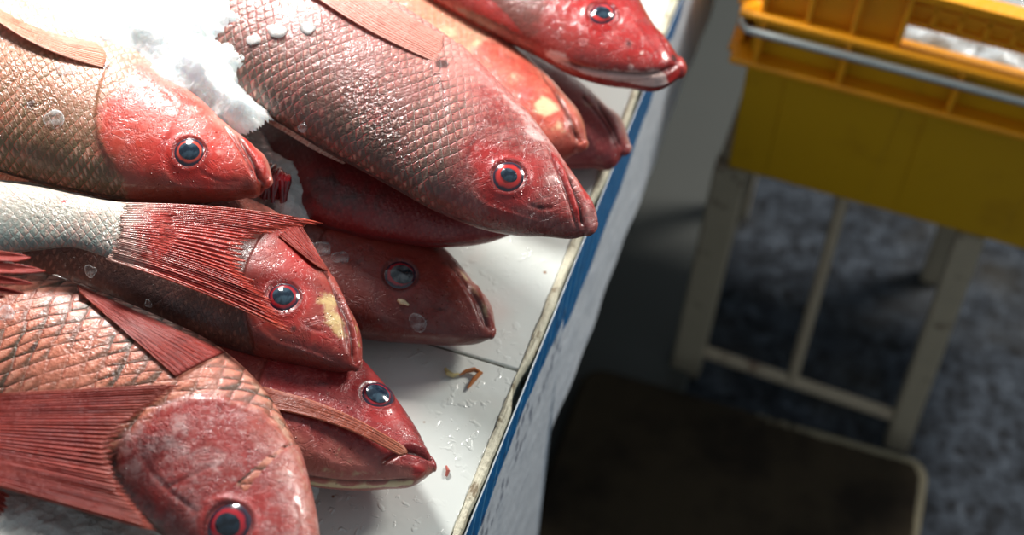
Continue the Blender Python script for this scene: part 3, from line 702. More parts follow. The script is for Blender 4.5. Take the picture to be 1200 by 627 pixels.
sk9 = fish_skin('skin_silver_tailed_snapper', (104, 118, 116), (178, 170, 156), (214, 202, 186), (190, 60, 55), .0056, (206, 100, 84), (150, 160, 150), .4, (225, 190, 180), .8, rough=.3)
F9 = fish('silver sided snapper whose red tail fin spreads over another head', [
    (-440, 330, -440, 300), (-420, 350, -420, 270), (-360, 372, -360, 225), (-290, 378, -290, 195), (-220, 370, -220, 185), (-140, 345, -140, 190), (-60, 317, -60, 203),
    (0, 299, 0, 213), (45, 293, 50, 220), (85, 290, 92, 229), (125, 302, 132, 236), (152, 312, 160, 239), (172, 316, 182, 243)],
    .945, (60, 260), sa=.0, sc=.10, ratio=.40, mat=sk9, eye=dict(px=(-405, 300, 15), iris=IR, pupil=PUP), head_px=[(-300, 190), (-330, 230), (-335, 290), (-310, 340), (-300, 380)],
    spots=[('red', 8, 232, 26, .45), ('red', 168, 262, 26, .5), ('red', 165, 290, 26, .45), ('red', 130, 285, 20, .25), ('wet', 140, 280, 30, .9), ('wet', 60, 250, 30, .5), ('red', 178, 250, 22, 1.0), ('red', 176, 275, 26, 1.0), ('red', 172, 300, 26, 1.0), ('red', 76, 236, 5, .8), ('red', 110, 238, 8, .35)], nu=300, nv=100)
sk11 = fish_skin('skin_red_tailed_snapper', (150, 60, 54), (190, 104, 92), (214, 150, 136), (180, 60, 55), .008, (180, 70, 60), (170, 130, 115), .3, (220, 170, 160))
F11 = fish('snapper in the lower corner whose broad red tail fin covers a gill', [
    (-520, 500, -520, 470), (-490, 560, -490, 430), (-420, 610, -420, 410), (-330, 625, -330, 415), (-240, 610, -240, 425), (-160, 590, -160, 440), (-120, 572, -120, 456), (-80, 548, -80, 470), (-52, 544, -52, 480)],
    .930, (-100, 510), ratio=.34, mat=sk11, nu=140, nv=72, eye=dict(px=(-465, 480, 17), iris=IR, pupil=PUP), head_px=[(-340, 412), (-375, 450), (-380, 520), (-360, 590), (-345, 622)], spots=[('red', -20, 520, 60, 1.), ('red', -15, 490, 40, .9), ('red', -15, 550, 40, .9)])
F13 = fish('snapper at the picture edge showing only the ragged tips of its tail fin', [
    (-480, 300, -480, 270), (-450, 350, -450, 240), (-390, 375, -390, 228), (-310, 375, -310, 240), (-230, 360, -230, 262), (-160, 342, -160, 283), (-110, 335, -110, 295)],
    1.018, (-250, 310), ratio=.38, mat=sk11, nu=120, nv=64, eye=dict(px=(-432, 290, 14), iris=IR, pupil=PUP), head_px=[(-330, 235), (-358, 265), (-360, 310), (-340, 360), (-330, 375)])

fm_red = fin_mat('fin_red', (138, 38, 34), (172, 62, 50), (186, 90, 68), 36, None, .08, .36)
fm_tail = fin_mat('fin_scarlet', (176, 40, 36), (208, 78, 64), (208, 92, 66), 34, (224, 186, 172), .5, .18)
fm_pale = fin_mat('fin_pale_pink', (232, 136, 120), (240, 170, 154), (244, 204, 188), 14)
fm_or = fin_mat('fin_orange', (240, 140, 110), (244, 170, 140), (240, 200, 180), 14)
fm_brown = fin_mat('fin_brown', (150, 64, 50), (186, 96, 70), (206, 130, 96), 18)
# side fins lying on their own flanks
fin('pectoral_fin', F1, [(112, 50), (124, 64), (121, 79)], [(-20, -2), (-26, 6), (-20, 12)], fm_or, lift=(.001, .012), bow=-.06, rag=.04, nrays=14)
fin('pectoral_fin', F2, [(520, 42), (518, 58), (511, 73)], [(392, -46), (370, -34), (352, -16)], fm_pale, lift=(.001, .006), bow=-.03, rag=.03, nrays=14)
fin('pectoral_fin', F10, [(264, 412), (238, 424), (206, 441)], [(90, 334), (91, 336), (93, 342)], fm_red, lift=(.002, .005), bow=.0, rag=.03, nrays=26, ridge=.0002)
fin('pectoral_fin', F12, [(300, 452), (304, 464), (314, 478)], [(474, 524), (478, 531), (470, 534)], fm_brown, lift=(.002, .008), bow=-.05, rag=.03, nrays=18)
fin('pelvic_fin', F8, [(352, 262), (338, 268), (326, 276)], [(376, 304), (384, 318), (372, 312)], fm_red, lift=(.002, .005), rag=.12, nrays=10)
# back fins folded along the lower edges
fin('dorsal_fin', F2, [(282, 121), (330, 147), (377, 175), (405, 191)], [(280, 126), (328, 152), (374, 179), (402, 192)], fin_mat('fin_bone', (190, 120, 104), (226, 190, 170), (216, 170, 150), 30), lift=(.004, .004), rag=.05, nrays=12, mv=16)
fin('dorsal_fin', F1, [(-20, 196), (10, 205), (34, 212)], [(-24, 210), (6, 212), (32, 213)], fm_or, lift=(.004, .004), rag=.2, nrays=8, mv=16)
fin('dorsal_fin', F8, [(36, 318), (80, 332), (130, 350)], [(28, 320), (76, 337), (126, 353)], fm_brown, lift=(.004, .004), rag=.2, nrays=10, mv=16)
# tails
ALL = [F8.bvh, F7.bvh, F10.bvh, F1.bvh]
fin('caudal_fin', F9, [(142, 238), (140, 258), (136, 282), (124, 303)],
    [(388, 262), (352, 270), (318, 277), (296, 291), (292, 307), (302, 330), (330, 360), (352, 397)], fm_tail, mode='plane',
    plane_z=(.952, .944, .936, .936), clear=[F8.bvh, F7.bvh, F1.bvh, F9.bvh], nrays=34, rag=.17, mu=260, mv=100, ridge=.00035, bow=-.025, root_rag=.30)
fin('caudal_fin', F11, [(-70, 465), (-60, 500), (-60, 535), (-70, 550)],
    [(216, 450), (176, 476), (146, 500), (132, 528), (134, 552), (146, 572), (166, 600), (186, 624)], fm_red, mode='plane',
    plane_z=(.940, .938, .945, .935), clear=[F10.bvh, F11.bvh], nrays=36, rag=.10, mu=260, mv=100, ridge=.0003, bow=0)
fin('caudal_fin', F13, [(-100, 292), (-98, 310), (-100, 338)], [(64, 296), (80, 312), (84, 328), (70, 344), (30, 356)], fm_red, mode='plane',
    plane_z=(1.018, 1.018, .972, .962), clear=[F10.bvh, F9.bvh], nrays=5, rag=.45, mu=120, mv=60, ridge=.002)
fin('anal_fin', F11, [(-70, 560), (-50, 562), (-30, 562)], [(-20, 606), (8, 604), (14, 580)], fm_red, mode='plane', plane_z=(.922, .922, .905, .905), nrays=8, rag=.2)

# torn red gill filaments between the coral fish and the maroon one
def gills():
    V = []; Fc = []
    c = at(326, 219, .9)
    m = MB()
    for i in range(11):
        f = i / 10
        a = at(308 + 26 * f + random.uniform(-2, 2), 236 + random.uniform(-4, 3), .895); b = at(318 + 20 * f + random.uniform(-3, 3), 193 + 14 * f, .902)
        mid = (a + b) / 2 + np.array([random.uniform(-.003, .003), 0, .008])
        m.tube([a, (a + mid) / 2 + [0, 0, .002], mid, (b + mid) / 2 + [0, 0, .002], b], [.0018, .0026, .003, .0028, .002], 8)
    o = m.build('gills', simple('gill_flesh', (120, 18, 26), .12, coat=1, var=.3, bump=.0008, bscale=300), F6.root, origin=c); o['label'] = 'wet dark red gill filaments'
gills()
# ------------------------------------------------------------------ the stall
EA = at(790, 10, T); EB = at(540, 627, T); ED = nrm(EB - EA); EN = np.array([-ED[1], ED[0], 0.0])   # EN points off the table
if EN[0] < 0: EN = -EN
Z = np.array([0, 0, 1.0])
def ep(s, o, z): return EA + ED * s + EN * o + Z * (z - T)      # along the edge, off the edge (+ outwards), height
tbl = empty('market_stall', ep(.3, -.5, 0)); tag(tbl, 'white tiled market stall table with a blue and white plastic sheet on its edge', 'table')
def tile_mat():
    N = NT('wet_white_tile'); ob = N.coord('Object')
    n1 = N.noise(ob, 9, 4); n2 = N.noise(ob, 60, 4)
    c = N.mix(N.math('MULTIPLY', N.step(n1, .45, .7), .5), lin((214, 219, 214)), lin((192, 196, 186)))
    pk = N.math('MULTIPLY', N.step(N.noise(ob, 7, 3), .55, .75), .35)
    c = N.mix(pk, c, lin((222, 176, 168)))
    v = N.n('ShaderNodeTexVoronoi'); N.set(v.inputs['Vector'], ob); N.set(v.inputs['Scale'], 75)
    vs = N.n('ShaderNodeSeparateColor'); N.set(vs.inputs[0], v.outputs['Color'])
    fleck = N.math('MULTIPLY', N.math('MULTIPLY', N.step(v.outputs['Distance'], .16, .07), N.step(vs.outputs[0], .80, .86)), N.step(n1, .42, .55))
    c = N.mix(fleck, c, lin((150, 110, 80)))
    wetm = N.step(N.noise(ob, 5, 2), .42, .58)
    drops = N.step(N.noise(ob, 105, 2, .5, .4), .55, .70)
    h = N.math('MULTIPLY', N.math('MULTIPLY', drops, wetm), .0008)
    h = N.math('MULTIPLY_ADD', N.math('MULTIPLY', N.noise(ob, 38, 2), wetm), .0012, h)
    nb = N.bump(h, 1.0, .8)
    N.principled(Base_Color=c, Roughness=N.math('MULTIPLY_ADD', n2, .12, .12), Normal=nb, Coat_Weight=.6, Coat_Roughness=.04, Coat_Normal=nb)
    return N.m
gm = MB(); ctr = ep(.3, -.5, 0)
gm.box(ep(.20, -.52, T - .025), [ED, EN, Z], (1.9, 1.0, .046))
gm.build('tabletop', simple('grout', (120, 112, 98), .7, var=.3, bump=.001), tbl, origin=ep(.3, -.5, T - .02))
# tiles: the joint seen between the two lower heads fixes the rows
sj = (at(608, 435, T) - EA) @ ED
tl = MB(); k0 = .0
TS = .30
for i in range(-4, 3):
    for j in range(4):
        a0 = sj + i * TS; o1 = -.007 - j * TS; w = TS - .0028; o0 = max(o1 - w, -1.0)
        if o1 - o0 < .02: continue
        tl.box(ep(a0 + TS / 2, (o0 + o1) / 2, T - .004), [ED, EN, Z], (w, o1 - o0, .010))
tl.build('tile_surface', tile_mat(), tbl, bevel=.0012, origin=ep(.3, -.5, T))
# cream grout edging, broken away near the joint
def edging():
    ns, no = 420, 14; V = []
    s = np.linspace(-.62, .95, ns)
    wob = np.interp(s, np.linspace(-.62, .95, 120), rng.normal(0, .0016, 120))
    dam = np.exp(-((s - (sj + .012)) / .022) ** 2) + .6 * np.exp(-((s - .13) / .03) ** 2) + .5 * np.exp(-((s - .3) / .012) ** 2)
    for si, wb, dm in zip(s, wob, dam):
        wi = .0075 + wb * .4; wo = .0005 + wb * .5 - .006 * dm
        for k in range(no):
            f = k / (no - 1); o = -wi + (wi + wo) * f
            z = T + .0022 + .0012 * math.sin(f * math.pi) - (.030 if k == no - 1 else 0) - (.004 if k == 0 else 0) - .003 * dm * f + rng.normal(0, .00035)
            V.append(ep(si, o, z))
    N = NT('cream_edging'); ob = N.coord('Object')
    c = N.mix(N.step(N.noise(ob, 60, 5, .7), .5, .68), lin((205, 200, 176)), lin((122, 104, 74)))
    c = N.mix(N.step(N.noise(ob, 25, 4, .7), .60, .7), c, lin((60, 48, 36)))
    N.principled(Base_Color=c, Roughness=.5, Normal=N.bump(N.noise(ob, 220, 4), .0015))
    o = mesh_obj('edging', np.array(V), grid_faces(ns, no), N.m, tbl, origin=ep(.3, 0, T)); o['label'] = 'chipped cream edging strip'
edging()
# hanging plastic sheet
def apron():
    pn = EN
    def sv(px):
        q = onplane(np.array(px, float), ep(0, .004, T), pn); return np.stack([(q - EA) @ ED, T - q[:, 2]], 1)
    blue = sv([(803, -4), (799, 14), (781, 62), (772, 95), (757, 130), (740, 182), (725, 222), (706, 270), (690, 312), (668, 366), (652, 402), (645, 424)])
    lo = np.interp
    ns, nz = 560, 220
    s = np.linspace(-.62, .95, ns); 
    V = []; BL = []; PR = []; UVs = []
    order = np.argsort(blue[:, 0]); bs, bz = blue[order, 0], blue[order, 1]
    rr = np.random.default_rng(3)
    jag = np.interp(s, np.linspace(-.62, .95, 90), rr.normal(0, .006, 90))
    for i, si in enumerate(s):
        depth = .240 + .002 * math.sin(si * 9) if si < .40 else .62
        for k in range(nz):
            f = k / (nz - 1); 
            z = f * depth
            off = .0018 + .0012 * math.sin(si * 23 + 1.2 * f) * f + .004 * f * f + .0006 * math.sin(si * 70 + 3 * f) * f
            V.append(ep(si, off, T - .003 - z))
            lim = np.interp(si, bs, bz) * 1.12 if si <= .392 else .050 + .010 * math.sin(si * 21)
            top = .0 if si > -.02 else np.interp(si, [-.3, -.03], [.02, .0])
            BL.append(1.0 if (top < z < lim + jag[i] * (1 if si < .1 else .25)) else 0.0)
            PR.append(1.0 if (si > .39 and .03 < z < .11) else 0.0); UVs.append((si, z))
    N = NT('plastic_sheet'); uv = N.coord('UV'); ob = N.coord('Object')
    s_ = N.n('ShaderNodeSeparateXYZ'); N.set(s_.inputs[0], uv); u, v = s_.outputs[0], s_.outputs[1]
    b = N.attr('blue'); pr = N.attr('print_')
    n1 = N.noise(ob, 30, 4); n2 = N.noise(ob, 90, 4, .65)
    diag = N.math('ADD', N.math('MULTIPLY', u, 1.0), N.math('MULTIPLY', v, -.45))
    st = N.math('SINE', N.math('MULTIPLY', N.math('MULTIPLY_ADD', N.math('SUBTRACT', n1, .5), .012, diag), 2 * math.pi / .030))
    bc = N.mix(N.step(st, .80, .97), lin((24, 104, 164)), lin((84, 146, 190)))
    bc = N.mix(N.math('MULTIPLY', N.step(n2, .5, .7), .5), bc, lin((18, 78, 132)))
    w = N.mix(N.math('MULTIPLY', N.step(n1, .4, .65), .4), lin((222, 230, 238)), lin((186, 196, 208)))
    w = N.mix(N.math('MULTIPLY', N.step(n2, .60, .68), .5), w, lin((160, 172, 188)))
    c = N.mix(N.step(b, .4, .6), w, bc)
    # rows of faded illegible print marks
    cb = N.n('ShaderNodeCombineXYZ'); N.set(cb.inputs[0], N.math('MULTIPLY', u, 75)); N.set(cb.inputs[1], N.math('MULTIPLY', v, 42))
    vo = N.n('ShaderNodeTexVoronoi', voronoi_dimensions='2D', distance='CHEBYCHEV'); N.set(vo.inputs['Vector'], cb.outputs[0]); N.set(vo.inputs['Scale'], 1); N.set(vo.inputs['Randomness'], .6)
    vc = N.n('ShaderNodeSeparateColor'); N.set(vc.inputs[0], vo.outputs['Color'])
    mk = N.math('MULTIPLY', N.math('MULTIPLY', N.step(N.math('MULTIPLY_ADD', N.math('SUBTRACT', n2, .5), .5, vo.outputs['Distance']), .36, .28), N.step(vc.outputs[0], .45, .5)), pr)
    c = N.mix(N.math('MULTIPLY', mk, .6), c, lin((44, 56, 92)))
    N.principled(Base_Color=c, Roughness=.32, Coat_Weight=.2, Normal=N.bump(n1, .004))
    o = mesh_obj('edge_sheet', np.array(V), grid_faces(ns, nz), N.m, tbl, uv=UVs, attrs={'blue': BL, 'print_': PR}, origin=ep(.3, 0, .7))
    so = o.modifiers.new('thick', 'SOLIDIFY'); so.thickness = .0012
    o['label'] = 'blue and white printed plastic sheet'
apron()
bs_ = MB(); bs_.box(ep(.20, -.56, (T - .048) / 2), [ED, EN, Z], (1.75, .86, T - .048))
bs_.build('base', simple('painted_grey_base', (92, 94, 92), .6, var=.25, vscale=8, bump=.001, dirt=(50, 48, 44), dirtscale=5), tbl, bevel=.006, origin=ep(.3, -.5, 0))

# ------------------------------------------------------------------ ground
def ground_mat():
    N = NT('speckled_granite_floor'); ob = N.coord('Object')
    n = N.noise(ob, 26, 5, .72); n2 = N.noise(ob, 75, 4, .7); big = N.noise(ob, 3.2, 3)
    c = N.ramp(N.math('MULTIPLY_ADD', N.math('SUBTRACT', n2, .5), .6, n), [(.32, lin((24, 26, 29))), (.48, lin((50, 55, 62))), (.60, lin((70, 77, 86))), (.78, lin((108, 115, 124)))])
    vo = N.n('ShaderNodeTexVoronoi'); N.set(vo.inputs['Vector'], ob); N.set(vo.inputs['Scale'], 42)
    vc = N.n('ShaderNodeSeparateColor'); N.set(vc.inputs[0], vo.outputs['Color'])
    c = N.mix(N.math('MULTIPLY', N.math('MULTIPLY', N.step(vo.outputs['Distance'], .55, .30), N.step(vc.outputs[0], .62, .70)), .8), c, lin((26, 27, 30)))
    c = N.mix(N.math('MULTIPLY', N.step(n2, .60, .66), .6), c, lin((34, 34, 36)))
    c = N.mix(N.math('MULTIPLY', N.step(big, .48, .7), .6), c, lin((70, 66, 58)))
    N.principled(Base_Color=c, Roughness=.8, Specular_IOR_Level=.2, Normal=N.bump(n2, .002))
    return N.m
g = MB(); g.box((.8, 1.9, -.05), np.eye(3), (7, 7, .1)); fl = g.build('floor', ground_mat()); fl['kind'] = 'structure'
# smooth grey gutter strip running along the stall
W0 = at(850, 205, .0)
gs = MB(); wd = float((at(815, 420, 0) - EA) @ EN) - .02
gs.box(ep(.0, .02 + wd / 2 - .13, .006), [ED, EN, Z], (5.5, wd + .26, .012))
ks = gs.build('trim_gutter', simple('smooth_grey_cement', (82, 84, 80), .55, var=.12, vscale=5), bevel=.004); ks['kind'] = 'structure'

# ------------------------------------------------------------------ stool carrying the crate
P0c = at(853, 195, .44); P1c = at(1200, 292, .44); CXd = nrm(P1c - P0c); CYd = np.array([-CXd[1], CXd[0], 0]) ; 
if CYd[1] < 0: CYd = -CYd
def cp(x, y, z): return P0c + CXd * x + CYd * y + Z * (z - .44)
paint = simple('chipped_cream_paint', (190, 176, 150), .55, var=.15, vscale=30, dirt=(110, 92, 74), dirtscale=22, dlo=.56, dhi=.68, bump=.001)
paint2 = simple('cream_rail_paint', (204, 186, 158), .5, var=.15, vscale=30, dirt=(110, 72, 44), dirtscale=14, dlo=.55, dhi=.7)
FL = at(803, 432, .0); FR = at(1050, 520, .0)
TL = cp(.004, .03, .44 - .02); TR = cp(.325, .03, .44 - .02)
FLb = FL + CYd * .34; FRb = FR + CYd * .34; TLb = TL + CYd * .30; TRb = TR + CYd * .30
st = empty('stool', (FL + FR + FLb + FRb) / 4); tag(st, 'cream painted stool with worn square legs under the yellow crate', 'stool')
so0 = (FL + FR + FLb + FRb) / 4
def leg(b, t, w, d, mat=paint):
    m = MB()
    def q(c, w_, d_): return [c - CXd * w_ / 2 - CYd * d_ / 2, c + CXd * w_ / 2 - CYd * d_ / 2, c + CXd * w_ / 2 + CYd * d_ / 2, c - CXd * w_ / 2 + CYd * d_ / 2]
    m.hexa(q(b + Z * .0, w, d), q(t, w, d)); return m.build('leg', mat, st, bevel=.004, origin=b)
leg(FL, TL, .046, .030); leg(FR, TR, .036, .030); leg(FLb, TLb, .034, .028); leg(FRb, TRb, .034, .028)
lerp = lambda a, b, f: a + (b - a) * f
def rail(name, a, b, r, mat=paint2):
    m = MB(); m.tube([a, lerp(a, b, .5), b], r, 12); return m.build(name, mat, st, origin=a)
rl, rr_ = lerp(FL, TL, .12), lerp(FR, TR, .13)
rail('rung', rl, rr_, .0095)
mb_ = lerp(rl, rr_, .48); rail('upright', mb_, cp(.155, .03, .42), .0085)
seat = MB(); seat.box(cp(.165, .175, .44 - .013), [CXd, CYd, Z], (.36, .29, .020)); seat.build('seat', paint, st, bevel=.006, origin=cp(.165, .17, .43))

# dark low step in front of the stool
stepm = NT('worn_brown_board'); ob = stepm.coord('Object'); n1 = stepm.noise(ob, 10, 4); 
c = stepm.mix(stepm.step(n1, .4, .7), lin((66, 56, 42)), lin((44, 37, 30)))
wr = stepm.attr('wear'); n2 = stepm.noise(ob, 60, 4)
c = stepm.mix(stepm.step(stepm.math('MULTIPLY_ADD', stepm.math('SUBTRACT', n2, .5), .9, wr), .45, .75), c, lin((150, 140, 116)))
stepm.principled(Base_Color=c, Roughness=.85, Specular_IOR_Level=.15, Normal=stepm.bump(n2, .002))
def step_board():
    h = .055; c0 = at(1092, 541, h); a0 = at(798, 457, h); dx = nrm(a0 - c0); b0 = at(1085, 640, h); dy = nrm(b0 - c0); dy = dy - dx * (dx @ dy); dy = nrm(dy)
    Wd, Dp, r = .52, .34, .035
    def outline(ins):
        pts = []
        for cxx, cyy, a in ((r, r, 180), (Wd - r, r, 270), (Wd - r, Dp - r, 0), (r, Dp - r, 90)):
            for k in range(9):
                q = math.radians(a + k * 90 / 8); pts.append((cxx + (r - ins) * math.cos(q), cyy + (r - ins) * math.sin(q)))
        return pts
    V = []; W = []
    prof = [(0, 0, 0), (0, h - .008, .2), (.002, h - .002, 1), (.006, h, 1), (.010, h, .95), (.016, h - .001, .2), (.022, h - .0015, 0), (r * .97, h - .0015, 0)]
    for ins, z, w in prof:
        for (x, y) in outline(ins):
            p = c0 + dx * x + dy * y; V.append((p[0], p[1], z)); W.append(w * (1.0 if (x < .10 and y < .06) else .4 if (y < .03 and x < .25) else .0))
    n = 36; Fc = []
    for i in range(len(prof) - 1):
        for k in range(n): Fc.append((i * n + k, i * n + (k + 1) % n, (i + 1) * n + (k + 1) % n, (i + 1) * n + k))
    Fc.append(tuple((len(prof) - 1) * n + k for k in range(n))); Fc.append(tuple(range(n))[::-1])
    o = mesh_obj('step_board', np.array(V), Fc, stepm.m, attrs={'wear': W}, origin=c0 + dx * Wd / 2 + dy * Dp / 2 - Z * h)
    tag(o, 'dark brown low step with a pale worn rounded rim on the floor', 'step')
step_board()

# ------------------------------------------------------------------ yellow crate
def plastic(name, col, d2):
    N = NT(name); ob = N.coord('Object'); n = N.noise(ob, 14, 4, .6); n2 = N.noise(ob, 90, 3)
    c = N.mix(N.math('MULTIPLY', N.step(n, .5, .75), .45), lin(col), lin(d2))
    N.principled(Base_Color=c, Roughness=N.math('MULTIPLY_ADD', n2, .2, .32), Normal=N.bump(n2, .0008), Subsurface_Weight=.0)
    return N.m
yel = plastic('yellow_crate_plastic', (208, 158, 16), (178, 130, 16)); rim_lit = plastic('lit_rim_plastic', (236, 158, 18), (214, 128, 20))  # brighter rim copy of the same plastic: light falling on it put into colour
steel = simple('galvanised_rod', (176, 184, 182), .4, metallic=.6, var=.15)
cr = empty('crate', cp(.25, .18, .44)); tag(cr, 'yellow plastic crate with a steel rod handle standing on the stool', 'crate')
W_, D_ = .52, .36; zb, zf, zr, zt = .44, .645, .718, .80
def crate_box():
    # tapered open shell with shallow panel relief on the front
    m = MB(); tp = .010; th = .005
    def ringq(x0, x1, y0, y1, z): return [cp(x0, y0, z), cp(x1, y0, z), cp(x1, y1, z), cp(x0, y1, z)]
    lo = ringq(0, W_, 0, D_, zb); hi = ringq(-tp, W_ + tp, -tp, D_ + tp, zt)
    li = ringq(th, W_ - th, th, D_ - th, zb + th); hi2 = ringq(-tp + th, W_ + tp - th, -tp + th, D_ + tp - th, zr)
    lowtop = ringq(-tp * .75, W_ + tp * .75, -tp * .75, D_ + tp * .75, zr)
    V = lo + lowtop + li + hi2
    Fc = [(3, 2, 1, 0), (8, 9, 10, 11)] + [(i, (i + 1) % 4, 4 + (i + 1) % 4, 4 + i) for i in range(4)] + [(8 + (i + 1) % 4, 8 + i, 12 + i, 12 + (i + 1) % 4) for i in range(4)] + [(4 + i, 4 + (i + 1) % 4, 12 + (i + 1) % 4, 12 + i) for i in range(4)]
    m.add(V, Fc)
    # raised front panels
    for x0, x1 in ((.045, .185), (.215, .36), (.39, .49)):
        m.hexa([cp(x0 + .004, -.0005, zb + .004), cp(x1 - .004, -.0005, zb + .004), cp(x1 - .004, .003, zb + .004), cp(x0 + .004, .003, zb + .004)],
               [cp(x0, -.0095, zf - .006), cp(x1, -.0095, zf - .006), cp(x1, -.004, zf - .006), cp(x0, -.004, zf - .006)])
    return m
crate_box().build('body', yel, cr, bevel=.0025, origin=cp(.25, .18, .44))
fo = .026    # how far the flange stands out
def flange():
    m = MB()
    for (z, h_, o) in ((zf, .009, fo), (zr, .010, fo)):
        m.box(cp(W_ / 2, -o / 2 - .004, z), [CXd, CYd, Z], (W_ + 2 * fo, o, h_)); m.box(cp(W_ / 2, D_ + o / 2 + .004, z), [CXd, CYd, Z], (W_ + 2 * fo, o, h_))
        m.box(cp(-o / 2 - .006, D_ / 2, z), [CXd, CYd, Z], (o, D_ + .02, h_)); m.box(cp(W_ + o / 2 + .006, D_ / 2, z), [CXd, CYd, Z], (o, D_ + .02, h_))
    return m
flange().build('flange', rim_lit, cr, bevel=.003, origin=cp(.25, .18, .65))
for x in (.004, .105, .235, .365, .49):
    m = MB(); m.box(cp(x, -fo / 2 - .004, (zf + zr) / 2), [CXd, CYd, Z], (.008, fo - .005, zr - zf - .008)); m.build('rib', rim_lit, cr, bevel=.002, origin=cp(x, -.015, .66))
m = MB(); m.box(cp(-.020, .06, (zf + zr) / 2), [CXd, CYd, Z], (.006, .12, zr - zf - .012)); m.build('rib', rim_lit, cr, bevel=.002, origin=cp(-.02, .06, .66))
m = MB(); zrod = .703
m.tube([cp(-.020, .03, zrod), cp(-.020, -.028, zrod), cp(-.012, -.036, zrod), cp(.1, -.036, zrod), cp(.3, -.036, zrod), cp(W_ + .012, -.036, zrod), cp(W_ + .02, -.028, zrod), cp(W_ + .02, .03, zrod)], .0050, 14)
m.build('rod_handle', steel, cr, origin=cp(.25, -.03, zrod))['label'] = 'grey galvanised steel rod'
# upper wall: recessed end panels, hand hole and slotted grille on all four sides
def upper(x0, y0, dx, dy, Lw, name='rim_wall'):
    """wall strip of length Lw from cp(x0,y0) along dx, dy pointing outwards"""
    m = MB(); th = .006
    def bx(u0, u1, z0, z1, o=0.0, t=th):
        c = cp(x0, y0, 0) + dx * (u0 + u1) / 2 + dy * (o) ; c[2] = (z0 + z1) / 2
        m.box(c, [dx, dy, Z], (u1 - u0, t, z1 - z0))
    h0, h1 = Lw * .30, Lw * .64
    for a, b in ((0, h0), (h1, Lw)):
        bx(a, b, zr, zt)
        nb_ = max(2, int((b - a) / .042))
        for i in range(nb_ + 1):
            u = a + (b - a) * i / nb_; bx(u - .003, u + .003, zr + .004, zt - .004, .009, .014)
    c_ = cp(x0, y0, 0) + dx * (h0 + h1) / 2 - dy * .004; c_[2] = zt - .033; m.box(c_, [dx, dy, Z], (h1 - h0, .002, .050))
    # grille above the hand hole
    g0, g1 = zr + .030, zt
    nsl = 6
    for i in range(nsl + 1):
        u = h0 + (h1 - h0) * i / nsl; bx(u - .004, u + .004, g0, g1)
    for z0, z1 in ((g0, g0 + .007), (g0 + .022, g0 + .030), (g1 - .020, g1)):
        bx(h0, h1, z0, z1)
    bx(0, Lw, zt - .006, zt + .004, .006, .022)
    return m
upper(0, -.008, CXd, -CYd, W_).build('rim_wall', rim_lit, cr, bevel=.0015, origin=cp(.25, -.008, .75))
upper(0, D_ + .008, CXd, CYd, W_).build('rim_wall', rim_lit, cr, bevel=.0015, origin=cp(.25, D_, .75))
upper(-.008, 0, CYd, -CXd, D_).build('rim_wall', rim_lit, cr, bevel=.0015, origin=cp(-.008, .18, .75))
upper(W_ + .008, 0, CYd, CXd, D_).build('rim_wall', rim_lit, cr, bevel=.0015, origin=cp(W_, .18, .75))
# ice in the crate
nx, ny = 90, 64; V = []
for i in range(nx):
    for j in range(ny):
        x = .014 + (W_ - .028) * i / (nx - 1); y = .014 + (D_ - .028) * j / (ny - 1)
        V.append(cp(x, y, .712 + .012 * math.sin(x * 17) * math.cos(y * 21) + .006 * math.sin(x * 90 + 2 * math.sin(y * 70)) + rng.normal(0, .003) - .012 * (j == 0)))
o = mesh_obj('crushed_ice', np.array(V), grid_faces(nx, ny), ice_mat('crate_ice', (176, 184, 188), .1, 40, .006), origin=cp(.25, .18, .69)); tag(o, 'crushed ice filling the yellow crate', 'ice', kind='stuff')

# ------------------------------------------------------------------ ice on the stall
def fbm(x, y, seed, f0=18.0, oct=5, rough=.6):
    r = np.random.default_rng(seed); o = np.zeros_like(x); a = 1.0
    for k in range(oct):
        ang = r.uniform(0, 6.28, 4); ph = r.uniform(0, 6.28, 4); f = f0 * 2 ** k
        q = sum(np.sin((x * math.cos(t_) + y * math.sin(t_)) * f * (1 + .3 * i) + p + 2.3 * o) for i, (t_, p) in enumerate(zip(ang, ph))) / 4
        o = o + a * q; a *= rough
    return o
def poly_sd(P, poly):
    """signed distance, positive inside"""
    x, y = P[:, 0], P[:, 1]; d = np.full(len(P), 1e9); ins = np.zeros(len(P), bool)
    for i in range(len(poly)):
        a, b = poly[i - 1], poly[i]; ab = b - a; s = np.clip(((P - a) @ ab) / (ab @ ab), 0, 1)
        d = np.minimum(d, np.linalg.norm(P - a - s[:, None] * ab, axis=1))
        c = ((a[1] > y) != (b[1] > y)) & (x < (b[0] - a[0]) * (y - a[1]) / (b[1] - a[1] + 1e-12) + a[0]); ins ^= c
    return np.where(ins, d, -d)
